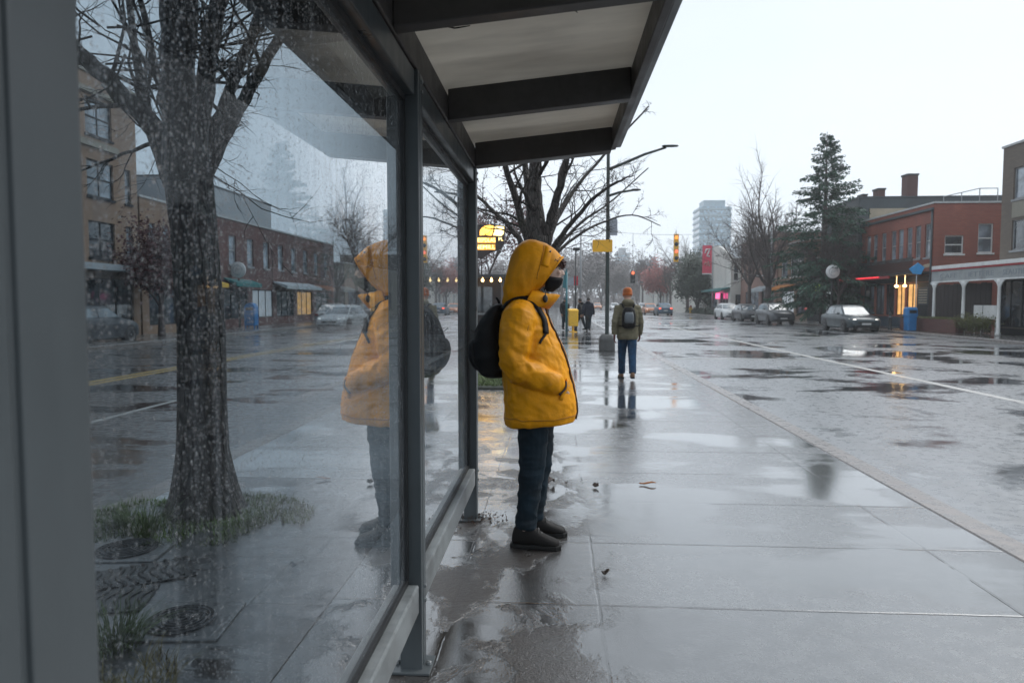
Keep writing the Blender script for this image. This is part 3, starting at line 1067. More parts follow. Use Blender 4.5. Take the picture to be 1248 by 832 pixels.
# ------------------------------------------------------------------ the person in the yellow coat
PX, PY = ax(652, 4.30), 4.30
man = empty('person', (PX, PY, 0), 0, 'person in a yellow hooded coat standing beside the bus shelter, hands in pockets', 'person')
J = {'hip_z': .93, 'hip_x': -.01, 'neck': (-.05, 0, 1.53), 'chin': (.056, 0, 1.597), 'pitch': R(7), 'hem': -.03,
     ('shoulder', -1): (-.09, -.18, 1.43), ('shoulder', 1): (-.09, .18, 1.43),
     ('elbow', -1): (-.115, -.262, 1.13), ('elbow', 1): (-.10, .262, 1.13),
     ('wrist', -1): (.115, -.215, 1.015), ('wrist', 1): (.125, .215, 1.02),
     ('hip', -1): (0, -.09, .90), ('hip', 1): (.02, .09, .90),
     ('knee', -1): (-.015, -.10, .48), ('knee', 1): (.03, .10, .48),
     ('ankle', -1): (-.055, -.105, .09), ('ankle', 1): (-.015, .105, .09),
     ('toe', -1): (.13, -.125, .03), ('toe', 1): (.17, .115, .03), ('curl', -1): .7, ('curl', 1): .7,
     ('hand_dir', -1): (.55, .35, -.6), ('hand_dir', 1): (.55, -.35, -.6)}
HM = body(man, J, M['skin_pale'], 0.007)
eyes(man, HM)
# face mask over nose and mouth
b = MB()
rr = []
for t_, f, w in ((-.12, .052, .052), (.02, .089, .052), (.13, .103, .058), (.19, .105, .062), (.225, .106, .058), (.25, .104, .045), (.265, .098, .028)):
    rr.append([HM @ Vector((f * math.cos(a) ** .8 if math.cos(a) > 0 else 0, (w + .012) * math.sin(a) * (1.12 if abs(math.sin(a)) > .9 else 1), t_ * .232)) for a in [R(-88 + 176 * j / 16) for j in range(17)]])
nn = len(rr[0])
vs_ = [p for r_ in rr for p in r_]
b._add(vs_, [(i * nn + j, i * nn + j + 1, (i + 1) * nn + j + 1, (i + 1) * nn + j) for i in range(len(rr) - 1) for j in range(nn - 1)])
mk = b.build('face_mask', M['mask'], man, True)
q = mk.modifiers.new('s', 'SOLIDIFY'); q.thickness = .004; q.offset = 1
# curls of hair over the forehead, under the hood
rng = random.Random(4)
b = MB()
for k in range(150):
    a = rng.uniform(-1.25, 1.25)
    zz = rng.uniform(.62, .745)
    rr0 = .096 - .05 * max(0, zz - .75) / .25
    p = Vector((math.cos(a) * (rr0 + rng.uniform(-.03, .0)), math.sin(a) * .082, zz * .232))
    pts = []
    ph, rad_, dr = rng.uniform(0, 6.28), rng.uniform(.008, .015), rng.uniform(.02, .05)
    for i in range(9):
        t_ = i / 8
        pts.append(HM @ (p + Vector((math.cos(a) * (.012 * math.sin(t_ * 3) + rad_ * math.cos(ph + t_ * 8)), math.sin(a) * .012 * t_ + rad_ * math.sin(ph + t_ * 8), -dr * t_ + .01))))
    b.tube(pts, [.0035, .0045, .0048, .0048, .0046, .0044, .004, .003, .0015], 5)
b.build('hair', M['hair_red'], man, True)

# trousers and boots
J2 = dict(J)
trousers(man, J2, M['navy'], 0.007, (.100, .094, .077, .068, .063), 2.0, .0095, 15)
for s in (-1, 1):
    shoe(man, J['ankle', s], J['toe', s], M['boot'], M['sole'], .17, 'boot')

# coat: body of the coat and both sleeves in one skin
mb = MB()
TOR = [(.765, .035, .215, .235), (.80, .035, .222, .25), (.90, .03, .222, .252), (1.0, .018, .215, .25), (1.10, .0, .205, .243), (1.20, -.022, .196, .238),
       (1.30, -.046, .174, .226), (1.38, -.062, .154, .214), (1.44, -.068, .132, .186), (1.49, -.062, .112, .142), (1.53, -.052, .102, .108), (1.57, -.045, .096, .094)]
mb.rings([sup(cx, 0, z, a, w, 28, 2.5, tilt=(.10 if z < .82 else 0)) for z, cx, a, w in TOR])
for s in (-1, 1):
    shd, el, wr = Vector(J['shoulder', s]), Vector(J['elbow', s]), Vector(J['wrist', s])
    mid1, mid2 = shd.lerp(el, .5) + Vector((-.005, s * .012, 0)), el.lerp(wr, .5) + Vector((0, s * .006, 0))
    mb.tube([shd + Vector((.015, -s * .07, .0)), shd + Vector((0, s * .005, -.03)), mid1, el + Vector((-.004, 0, .02)), el + Vector((.035, 0, -.03)), mid2, wr + Vector((.005, 0, .0)), wr + Vector((.045, -s * .04, -.03))],
            [.095, .105, .096, .088, .084, .078, .068, .045], 18)
coat_me = voxel_mesh(mb, 0.0065, 7)
elb = Vector(J['elbow', -1])


def coat_extra(c, n):
    # creases round the elbow, pulled folds towards the pocket, a long fold down the back and front
    e = 0
    for s in (-1, 1):
        el, wr, shd = Vector(J['elbow', s]), Vector(J['wrist', s]), Vector(J['shoulder', s])
        d = (c - el).length
        if abs(c.y) > .17:
            k = math.exp(-(d / .13) ** 2)
            e += .007 * k * math.sin(58 * (c.z * .9 + c.x * .45) + 5 * noise.noise(c * 9)) * (1 if c.y * s > 0 else 0)
            if c.y * s > 0 and c.x > el.x:
                e += .005 * math.sin(44 * (c.x * .9 - c.z * .35) + 6 * noise.noise(c * 8)) * math.exp(-((c.z - 1.07) / .10) ** 2)
            if c.y * s > 0 and c.z > 1.15:
                e += .004 * math.sin(40 * (c.z + c.x * .5) + 7 * noise.noise(c * 7)) * math.exp(-((c.z - 1.27) / .12) ** 2)
    if abs(c.y) < .28 and c.z < 1.08:
        e += .005 * noise.noise(Vector((c.x * 17, c.y * 17, c.z * 4)))
    e += .0022 * noise.noise(Vector((c.x * 30 + c.z * 14, c.y * 30, c.z * 26))) + .0025 * (1 - abs(noise.noise(Vector((c.x * 9 + c.z * 16, c.y * 12, c.z * 6))))) ** 4
    if c.z < .80:
        e += .004 * (1 if c.z < .79 else 0)
    return e


folds(coat_me, .006, 10, 6, 5.0, coat_extra)
coat = link_mesh('coat', coat_me, M['yellow'], man, True)
bm = bmesh.new(); bm.from_mesh(coat_me)
coat_bvh = BVHTree.FromBMesh(bm); bm.free()


def on_coat(p, off=.006):
    loc, nrm, _, _ = coat_bvh.find_nearest(Vector(p))
    return loc + nrm * off


def ribbon(pts, width, thick, side):
    """a flat band along points; side: outward normals"""
    b = MB()
    rr = []
    for i, p in enumerate(pts):
        d = (pts[min(i + 1, len(pts) - 1)] - pts[max(i - 1, 0)]).normalized()
        n_ = side[i]
        w_ = d.cross(n_).normalized()
        n2 = w_.cross(d)
        rr.append([p - w_ * width / 2, p + w_ * width / 2, p + w_ * width / 2 + n2 * thick, p - w_ * width / 2 + n2 * thick])
    b.rings(rr)
    return b


def coat_band(pts, width, thick, off=.002, n=24):
    """a band that lies on the coat along a guide line"""
    pts = [Vector(p) for p in pts]
    dense = []
    for i in range(len(pts) - 1):
        for k in range(n // (len(pts) - 1) + 1):
            dense.append(pts[i].lerp(pts[i + 1], k / (n // (len(pts) - 1) + 1)))
    dense.append(pts[-1])
    P_, N_ = [], []
    for p in dense:
        loc, nrm, _, _ = coat_bvh.find_nearest(p)
        P_.append(loc + nrm * off); N_.append(nrm)
    for _ in range(3):
        P_ = [P_[0]] + [(P_[i - 1] + P_[i] * 2 + P_[i + 1]) / 4 for i in range(1, len(P_) - 1)] + [P_[-1]]
        N_ = [N_[0]] + [(N_[i - 1] + N_[i] * 2 + N_[i + 1]).normalized() for i in range(1, len(N_) - 1)] + [N_[-1]]
    return ribbon(P_, width, thick, N_)


# front edge: placket with its zip, pocket openings, hem seam
coat_band([(.10, 0, 1.54), (.13, 0, 1.40), (.19, 0, 1.25), (.25, 0, 1.05), (.30, 0, .90), (.30, 0, .79)], .055, .012, -.002, 40).build('placket', M['yellow'], coat, True)
coat_band([(.10, -.035, 1.54), (.13, -.035, 1.40), (.19, -.035, 1.25), (.25, -.035, 1.05), (.30, -.035, .90), (.30, -.035, .79)], .012, .012, -.001, 40).build('zip', M['zip'], coat, True)
for s in (-1, 1):
    coat_band([(.215, s * .20, 1.045), (.20, s * .23, .995), (.155, s * .25, .945)], .02, .008, .002, 10).build('pocket', M['zip'], coat, True)
    coat_band([(.235, s * .19, 1.05), (.222, s * .22, .99), (.175, s * .25, .935)], .022, .009, .003, 10).build('pocket_welt', M['yellow'], coat, True)
coat_band([(-.2, -.10, .80), (-.12, -.26, .80), (.03, -.28, .80), (.18, -.26, .81), (.28, -.1, .82)], .006, .003, -.0012, 40).build('hem_seam', M['seam'], coat, True)
coat_band([(-.12, -.10, 1.50), (-.10, -.17, 1.46), (-.07, -.215, 1.40), (-.07, -.24, 1.33)], .004, .003, -.0012, 20).build('shoulder_seam', M['seam'], coat, True)

# hood: an open shell with thickness
HR = [((.165, 1.770), (.022, 1.575), .100), ((.135, 1.810), (.01, 1.550), .112), ((.085, 1.846), (-.02, 1.525), .126), ((.02, 1.872), (-.045, 1.490), .138), ((-.045, 1.876), (-.075, 1.465), .143),
      ((-.10, 1.850), (-.115, 1.45), .140), ((-.140, 1.79), (-.155, 1.45), .122), ((-.165, 1.71), (-.185, 1.46), .090), ((-.18, 1.63), (-.20, 1.49), .050)]
b = MB()
rings_ = []
NH = 40
for (tx_, tz_), (bx_, bz_), hw in HR:
    c = Vector(((tx_ + bx_) / 2, 0, (tz_ + bz_) / 2)); u = Vector((tx_ - bx_, 0, tz_ - bz_)) / 2
    ring = []
    for j in range(NH):
        a = 2 * PI * j / NH
        ca, sa = math.cos(a), math.sin(a)
        e = 2 / 2.25
        ring.append(c + u * math.copysign(abs(ca) ** e, ca) + Vector((0, hw * math.copysign(abs(sa) ** e, sa), 0)))
    rings_.append(ring)
# denser along the depth, catmull-like
dense = []
for i in range(len(rings_) - 1):
    for k in range(4):
        t_ = k / 4
        p0, p1, p2, p3 = rings_[max(i - 1, 0)], rings_[i], rings_[i + 1], rings_[min(i + 2, len(rings_) - 1)]
        dense.append([0.5 * ((2 * p1[j]) + (p2[j] - p0[j]) * t_ + (2 * p0[j] - 5 * p1[j] + 4 * p2[j] - p3[j]) * t_ ** 2 + (3 * p1[j] - p0[j] - 3 * p2[j] + p3[j]) * t_ ** 3) for j in range(NH)])
dense.append(rings_[-1])
b.rings(dense, cap=False)
last = len(b.v); b.v.append((-.193, 0, 1.555))
base_i = (len(dense) - 1) * NH
for j in range(NH):
    b.f.append((base_i + j, base_i + (j + 1) % NH, last)); b.m.append(0)
hd_o = b.build('hood', [M['yellow'], M['yellow_dark']], coat, True)
me = hd_o.data


def hood_fold(c, n):
    a = math.atan2(c.z - 1.66, c.x + .02)
    f = noise.noise(Vector((c.x * 15 + 4, c.y * 15, c.z * 7)))
    g = math.sin(46 * (c.x * .85 + .30 * (c.z - 1.7)) + 7 * noise.noise(c * 9))
    low = math.exp(-((c.z - 1.62) / .10) ** 2)
    return .0055 * ((1 - abs(f)) ** 2 - .6) + .0045 * g * low + .004 * noise.noise(c * 11) + .003 * (1 - abs(noise.noise(Vector((c.x * 20 + c.z * 8, c.y * 14, c.z * 5))))) ** 4


displace(me, hood_fold)
q = hd_o.modifiers.new('s', 'SOLIDIFY'); q.thickness = .010; q.offset = -1; q.material_offset = 1; q.material_offset_rim = 0
# brim band round the opening, with its tab
rim = []
for j in range(NH + 1):
    rim.append(rings_[0][j % NH] + Vector((.004, 0, .003)))
b = MB(); b.tube(rim[:-1], .0075, 8, closed=True); b.build('hood_rim', M['yellow'], hd_o, True)
bmh = bmesh.new(); bmh.from_mesh(me); hood_bvh = BVHTree.FromBMesh(bmh); bmh.free()


def hood_band(pts, width, thick, nm, m, off=-.001):
    P_, N_ = [], []
    pts = [Vector(p) for p in pts]
    for i in range(len(pts) - 1):
        for k in range(6):
            loc, nrm, _, _ = hood_bvh.find_nearest(pts[i].lerp(pts[i + 1], k / 6))
            nrm = nrm if nrm.dot(loc - Vector((-.02, 0, 1.69))) > 0 else -nrm
            P_.append(loc + nrm * off); N_.append(nrm)
    ribbon(P_, width, thick, N_).build(nm, m, hd_o, True)


for s in (-1, 1):
    hood_band([(.085, s * .06, 1.83), (.075, s * .11, 1.77), (.06, s * .14, 1.70)], .046, .005, 'hood_tab', M['yellow'])
    hood_band([(.055, s * .06, 1.84), (.045, s * .12, 1.77), (.03, s * .15, 1.69), (.02, s * .15, 1.62)], .004, .004, 'hood_seam', M['seam'])
    lc = MB(); loc, nrm, _, _ = hood_bvh.find_nearest(Vector((.092, s * .09, 1.80)))
    nrm = nrm if nrm.y * s > 0 else -nrm
    lc.tube([loc + nrm * .004, loc + nrm * .011], [.006, .005], 10); lc.build('stud', M['black_metal'], hd_o)
# the stand-up collar, open in front, and the drawcord toggle
b = MB()
rr = []
for z, cx, a, w, op in ((1.48, -.03, .125, .150, .15), (1.53, -.01, .125, .128, .22), (1.562, .005, .122, .110, .36)):
    rr.append([Vector((cx + a * math.cos(t_) + (.035 * (z - 1.5) / .07 if abs(t_) < .9 else 0), w * math.sin(t_), z - .02 * math.cos(t_))) for t_ in [op + (1.75 - op) * j / 20 for j in range(21)]] )
nn = 21
for s in (-1, 1):
    b = MB()
    b._add([Vector((p.x, p.y * s, p.z)) for r_ in rr for p in r_], [(i * nn + j, i * nn + j + 1, (i + 1) * nn + j + 1, (i + 1) * nn + j) for i in range(2) for j in range(nn - 1)])
    co_ = b.build('collar', [M['yellow'], M['yellow_dark']], coat, True)
    q = co_.modifiers.new('s', 'SOLIDIFY'); q.thickness = .012; q.offset = 0; q.material_offset = 0
b = MB(); b.ell((.065, -.128, 1.52), (.016, .012, .024), 10, 8); b.tube([(.066, -.125, 1.575), (.066, -.132, 1.55), (.066, -.128, 1.52)], .003, 6)
b.build('toggle', M['black_metal'], coat, True)

# ------------------------------------------------------------------ the rucksack on the back
bp = empty('backpack', (PX, PY, 0), 0, 'round black rucksack worn on the back of the person in the yellow coat', 'backpack')
b = MB()
rr = []
for z, xb, xf, hy in ((1.035, -.30, -.20, .07), (1.05, -.335, -.19, .105), (1.09, -.365, -.175, .135), (1.16, -.388, -.18, .152), (1.24, -.388, -.19, .157), (1.32, -.368, -.205, .155), (1.39, -.335, -.21, .145), (1.44, -.30, -.205, .125), (1.475, -.262, -.20, .095), (1.488, -.235, -.2, .06)):
    rr.append(sup((xb + xf) / 2, 0, z, (xf - xb) / 2, hy, 28, 2.4))
b.rings(rr)
me = voxel_mesh(b, .008, 3)
folds(me, .007, 12, 9, 8.0)
pk = link_mesh('pack_body', me, M['black_cloth'], bp, True)
b = MB()
rr = []
for z, xb, hy in ((1.07, -.345, .09), (1.10, -.385, .11), (1.18, -.415, .118), (1.25, -.408, .115), (1.285, -.375, .10)):
    rr.append(sup(xb + .035, 0, z, .04, hy, 20, 2.6))
b.rings(rr)
b.build('front_pocket', M['black_cloth'], bp, True, sub=1)
b = MB(); b.tube([Vector((-.386 + .02 * math.cos(k), .158 * math.sin(k * 1.0), 1.345 - .03 * math.cos(k))) for k in [R(-70 + 140 * i / 16) for i in range(17)]], .003, 5)
b.build('zip', M['black_metal'], bp, True)
b = MB(); b.tube([(-.215, -.02, 1.485), (-.235, -.02, 1.525), (-.235, .02, 1.525), (-.215, .02, 1.485)], .007, 6)
b.build('handle', M['strap'], bp, True)
for s in (-1, 1):
    sb = coat_band([(-.215, s * .085, 1.46), (-.15, s * .10, 1.53), (-.07, s * .125, 1.54), (.0, s * .135, 1.50), (.045, s * .15, 1.44), (.06, s * .16, 1.37), (.05, s * .17, 1.31)], .038, .010, .003, 36)
    sb.build('shoulder_strap', M['strap'], bp, True)
    coat_band([(.05, s * .17, 1.31), (.02, s * .19, 1.25)], .014, .006, .004, 8).build('strap_end', M['strap'], bp, True)
    b = MB(); b.tube([(-.20, s * .14, 1.10), (-.185, s * .19, 1.15), (-.15, s * .22, 1.20)], .009, 6, flat=.5); b.build('lower_strap', M['strap'], bp, True)
WM[bp] = WM[man]

# ------------------------------------------------------------------ walkers
def walker(name, label, loc, rz, coat_m, leg_m, shoe_m, hat_m=None, hair_m=None, stride=.18, scale=1.0, voxel=.011, swing=.1, skin='skin', group=None, bulky=1.0, shoe_name='boot'):
    r = empty(name, loc, rz, label, 'person', group)
    r.scale = (scale,) * 3
    K = {'hip_z': .92, 'hip_x': 0, 'neck': (.02, 0, 1.46), 'chin': (.045, 0, 1.515), 'pitch': R(6), 'hem': -.01}
    for s in (-1, 1):
        f = stride * s
        K['shoulder', s] = (.0, s * .175, 1.385)
        K['elbow', s] = (-.03 - swing * s, s * .245, 1.10)
        K['wrist', s] = (.035 - swing * 1.8 * s, s * .255, .865)
        K['hip', s] = (0, s * .085, .88)
        K['knee', s] = (f * .55 + .035, s * .085, .48)
        K['ankle', s] = (f, s * .08, .09 + (.05 if f < 0 else 0))
        K['toe', s] = (f + .17, s * .095, .03)
        K['curl', s] = .55
    H = body(r, K, M[skin], voxel)
    eyes(r, H)
    trousers(r, K, leg_m, voxel, (.10, .094, .078, .072, .070), 4.0, .006)
    for s in (-1, 1):
        shoe(r, (K['ankle', s][0], K['ankle', s][1], 0), K['toe', s], shoe_m, M['sole'], .14, shoe_name, .05 if K['ankle', s][2] > .1 else 0.0)
    mb = MB()
    B_ = bulky
    mb.rings([sup(x, 0, z, a * B_, w * B_, 22, 2.5) for z, x, a, w in ((.78, .0, .15, .19), (.82, .0, .165, .205), (.95, .0, .165, .208), (1.1, .0, .16, .205), (1.22, .005, .16, .212), (1.33, .01, .15, .212), (1.40, .01, .12, .18), (1.45, .015, .095, .115), (1.50, .02, .085, .085))])
    for s in (-1, 1):
        shd, el, wr = Vector(K['shoulder', s]), Vector(K['elbow', s]), Vector(K['wrist', s])
        mb.tube([shd + Vector((0, -s * .06, 0)), shd, shd.lerp(el, .5), el, el.lerp(wr, .5), el.lerp(wr, .95)], [.08 * B_, .086 * B_, .08 * B_, .072 * B_, .067 * B_, .055 * B_], 14)
    # hood lying on the shoulders
    mb.ell((-.075, 0, 1.49), (.085, .125, .075), 14, 10); mb.rings([sup(.02, 0, z, .082, .08, 16, 2.1) for z in (1.42, 1.535)])
    me = voxel_mesh(mb, voxel, 4)
    folds(me, .008, 14, 8, 3.0)
    jk = link_mesh('jacket', me, coat_m, r, True)
    if hat_m:
        b = MB()
        pr = [sup(-.004, 0, .46 * .232, .104, .086, 20, 2.1), sup(-.004, 0, .70 * .232, .112, .094, 20, 2.1), sup(-.006, 0, .92 * .232, .108, .092, 20, 2.1), sup(-.01, 0, 1.08 * .232, .086, .074, 20, 2.1), sup(-.014, 0, 1.17 * .232, .035, .032, 20, 2.1)]
        b.rings([[H @ p for p in q_] for q_ in pr])
        h_ = b.build('beanie', hat_m, r, True, sub=1)
        b = MB()
        pr = [sup(-.004, 0, .44 * .232, .106, .088, 20, 2.1), sup(-.004, 0, .46 * .232, .113, .095, 20, 2.1), sup(-.004, 0, .66 * .232, .116, .098, 20, 2.1), sup(-.004, 0, .69 * .232, .111, .093, 20, 2.1)]
        b.rings([[H @ p for p in q_] for q_ in pr])
        b.build('cuff', hat_m, h_, True)
    if hair_m:
        b = MB()
        pr = [sup(-.02, 0, .30 * .232, .083, .077, 20, 2.1), sup(-.022, 0, .5 * .232, .088, .084, 20, 2.1), sup(-.016, 0, .74 * .232, .098, .085, 20, 2.1), sup(-.01, 0, .92 * .232, .085, .07, 20, 2.1), sup(-.01, 0, 1.03 * .232, .03, .03, 20, 2.1)]
        b.rings([[H @ p for p in q_] for q_ in pr])
        b.build('hair', hair_m, r, True)
    return r, K


WX = ax(765, 13.6)
wk, WK = walker('person', 'person walking away in an olive jacket, blue jeans and orange beanie', (WX, 13.6, 0), R(90), M['olive'], M['jeans'], M['boot_brown'], M['rust_knit'], None, .25, 1.0, .008, .07, bulky=1.0)
# gloves
for s in (-1, 1):
    mb = MB()
    wr, el = Vector(WK['wrist', s]), Vector(WK['elbow', s])
    hand(mb, wr - (wr - el).normalized() * .01, wr - el, s, .55, 1.1)
    link_mesh('glove', voxel_mesh(mb, .0045, 2), M['glove'], wk, True)
rs = empty('backpack', (WX, 13.6, 0), R(90), 'small grey and black rucksack worn over the olive jacket', 'backpack')
b = MB()
b.rings([sup(-.225 - d_, 0, z, .075 + d_ * .5, w, 20, 2.6) for z, d_, w in ((1.0, -.01, .09), (1.03, .01, .125), (1.12, .02, .135), (1.25, .015, .13), (1.34, .0, .115), (1.40, -.02, .08))])
me = voxel_mesh(b, .009, 3); folds(me, .006, 14, 9, 1.0)
link_mesh('pack_body', me, M['black_cloth'], rs, True)
b = MB()
b.rings([sup(-.315 - d_, 0, z, .035, w, 16, 2.8) for z, d_, w in ((1.10, -.01, .07), (1.13, .005, .088), (1.24, .005, .088), (1.31, -.005, .07))])
b.build('front_pocket', M['grey_cloth'], rs, True)
for s in (-1, 1):
    b = MB(); b.tube([(-.17, s * .09, 1.39), (-.10, s * .115, 1.47), (.02, s * .13, 1.47), (.13, s * .13, 1.38), (.18, s * .14, 1.25), (.14, s * .19, 1.12), (-.05, s * .235, 1.05), (-.17, s * .12, 1.04)], .019, 8, flat=.4); b.build('shoulder_strap', M['strap'], rs, True)

walker('person', 'person in a dark blue hooded coat far along the wet sidewalk', (ax(717, 36), 36.0, 0), R(80), M['blue_cloth'], M['navy'], M['boot'], None, M['hair_dark'], .14, 1.0, .018, bulky=1.12)
walker('person', 'person in black leaning forward beside the yellow paper box', (ax(708, 36.6), 36.6, 0), R(150), M['black_cloth'], M['navy'], M['boot'], None, M['hair_dark'], .26, .97, .018, bulky=1.05)
walker('person', 'person in a dark coat standing by the teal pole', (ax(688.5, 37), 37.0, 0), R(-70), M['black_cloth'], M['navy'], M['boot'], M['grey_cloth'], None, .06, 1.0, .018)
# ------------------------------------------------------------------ trees
def limb(mb, p, d, r, L, lvl, rng, cfg, tips=None):
    """a curved limb that forks into thinner ones"""
    seg = cfg['seg'][lvl]
    pts, rad = [Vector(p)], [r]
    d = Vector(d).normalized()
    dirs = [d.copy()]
    endk = cfg['taper'][lvl]
    for i in range(seg):
        j = Vector((rng.gauss(0, 1), rng.gauss(0, 1), rng.gauss(0, 1))) * cfg['wob'][lvl]
        d = (d + j + Vector((0, 0, cfg['up'][lvl]))).normalized()
        p = pts[-1] + d * L / seg
        pts.append(p); dirs.append(d.copy())
        rad.append(r * (1 - (1 - endk) * (i + 1) / seg))
    mb.tube(pts, rad, cfg['sides'][lvl], cap=False)
    if lvl + 1 >= cfg['levels']:
        if tips is not None: tips.append((pts[-1], d)); tips.append((pts[len(pts) // 2], d))
        return
    n = cfg['kids'][lvl]
    for k in range(n):
        t_ = cfg['from'][lvl] + (1 - cfg['from'][lvl]) * (k + rng.random() * .8) / n
        i = min(int(t_ * seg), seg - 1)
        f = t_ * seg - i
        q = pts[i].lerp(pts[i + 1], f)
        dd = dirs[i + 1]
        u, w = frame_from(dd)
        a = rng.uniform(0, 2 * PI)
        sp = R(rng.uniform(*cfg['ang'][lvl]))
        nd = dd * math.cos(sp) + (u * math.cos(a) + w * math.sin(a)) * math.sin(sp)
        rr = (rad[i] + (rad[i + 1] - rad[i]) * f) * rng.uniform(.42, .62)
        ll = L * rng.uniform(*cfg['len'][lvl]) * (1.1 - .5 * t_)
        limb(mb, q, nd, max(rr, cfg['rmin']), ll, lvl + 1, rng, cfg, tips)
    if lvl + 1 < cfg['levels']:
        limb(mb, pts[-1], d, rad[-1], L * rng.uniform(*cfg['len'][lvl]), lvl + 1, rng, cfg, tips)


CFG_NEAR = dict(levels=4, seg=[7, 7, 5, 4], taper=[.55, .4, .35, .25], wob=[.09, .13, .16, .2], up=[.03, .03, .02, -.02], sides=[10, 6, 4, 3], kids=[5, 4, 4, 0], ang=[(25, 60), (25, 65), (25, 70), (0, 0)], len=[(.45, .7), (.4, .7), (.4, .7), (0, 0)], rmin=.0028, **{'from': [.25, .2, .2, 0]})
CFG_MID = dict(CFG_NEAR, kids=[5, 4, 4, 0], rmin=.005)
CFG_FAR = dict(levels=4, seg=[5, 4, 3, 3], taper=[.5, .4, .35, .3], wob=[.1, .14, .18, .2], up=[.05, .06, .05, .02], sides=[6, 5, 4, 3], kids=[6, 7, 8, 0], ang=[(20, 50), (25, 55), (25, 60), (0, 0)], len=[(.5, .75), (.45, .7), (.4, .65), (0, 0)], rmin=.015, **{'from': [.25, .2, .15, 0]})


def trunk_mesh(pts, rad, n=24, flare=0.0, seed=0.0):
    b = MB()
    pts = [Vector(p) for p in pts]
    # denser
    P_, Q_ = [], []
    for i in range(len(pts) - 1):
        for k in range(6):
            P_.append(pts[i].lerp(pts[i + 1], k / 6)); Q_.append(rad[i] + (rad[i + 1] - rad[i]) * k / 6)
    P_.append(pts[-1]); Q_.append(rad[-1])
    rr = []
    for p, r in zip(P_, Q_):
        ring = []
        for j in range(n):
            a = 2 * PI * j / n
            lobes = flare * math.exp(-max(p.z - pts[0].z, 0) / .28) * (.5 + .5 * math.cos(a * 5 + seed)) * .5
            g = 1 + .07 * noise.noise(Vector((math.cos(a) * 1.6 + seed, math.sin(a) * 1.6, p.z * .8))) + .025 * noise.noise(Vector((math.cos(a) * 7, math.sin(a) * 7 + seed, p.z * 3))) + lobes
            ring.append(p + Vector((math.cos(a), math.sin(a), 0)) * r * g)
        rr.append(ring)
    b.rings(rr)
    return b


def bare_tree(loc, h, r, seed, label, spread=.55, cfg=CFG_FAR, bark_m='bark_far', group=None, limbs=5, lean=0.0, fork=.3):
    rng = random.Random(seed)
    t_ = empty('bare_tree', loc, 0, label, 'tree', group)
    tz = h * fork
    b = trunk_mesh([(0, 0, -.05), (lean * .1, 0, .3), (lean * .5, 0, tz * .6), (lean, 0, tz)], [r * 1.5, r * 1.1, r * .9, r * .8], 12, .6, seed)
    b.build('trunk', M[bark_m], t_, True)
    c = MB()
    for k in range(limbs):
        a = 2 * PI * (k + rng.random() * .6) / limbs
        sp = spread * rng.uniform(.55, 1.15) * (.4 if k == 0 else 1)
        limb(c, (lean, 0, tz - r * .6), (math.cos(a) * sp, math.sin(a) * sp, 1), r * rng.uniform(.42, .62), (h - tz) * rng.uniform(.5, .62), 0, rng, cfg)
    c.build('crown', M[bark_m], t_, True, fix=False)
    return t_


def limb_path(mb, pts, r0, r1, rng, cfg, kids=9, lenf=.5, n=10, start=.2, tips=None):
    """a limb that follows given points, with twigs along it"""
    pts = [Vector(p) for p in pts]
    dense = []
    for i in range(len(pts) - 1):
        p0, p1, p2, p3 = pts[max(i - 1, 0)], pts[i], pts[i + 1], pts[min(i + 2, len(pts) - 1)]
        for k in range(5):
            t_ = k / 5
            q = 0.5 * ((2 * p1) + (p2 - p0) * t_ + (2 * p0 - 5 * p1 + 4 * p2 - p3) * t_ ** 2 + (3 * p1 - p0 - 3 * p2 + p3) * t_ ** 3)
            dense.append(q + Vector((rng.gauss(0, 1), rng.gauss(0, 1), rng.gauss(0, 1))) * r0 * .08)
    dense.append(pts[-1])
    N = len(dense) - 1
    rad = [r0 + (r1 - r0) * (i / N) ** .8 for i in range(N + 1)]
    mb.tube(dense, rad, n, cap=False)
    tot = sum((dense[i + 1] - dense[i]).length for i in range(N))
    for k in range(kids):
        f = start + (1 - start) * (k + rng.random() * .7) / kids
        i = min(int(f * N), N - 1)
        d = (dense[i + 1] - dense[i]).normalized()
        u, w = frame_from(d)
        a = rng.uniform(0, 2 * PI)
        sp = R(rng.uniform(30, 65))
        nd = d * math.cos(sp) + (u * math.cos(a) + w * math.sin(a)) * math.sin(sp)
        limb(mb, dense[i], nd, max(rad[i] * rng.uniform(.28, .45), .006), tot * lenf * rng.uniform(.5, 1.0) * (1.1 - .5 * f), 1, rng, cfg, tips)


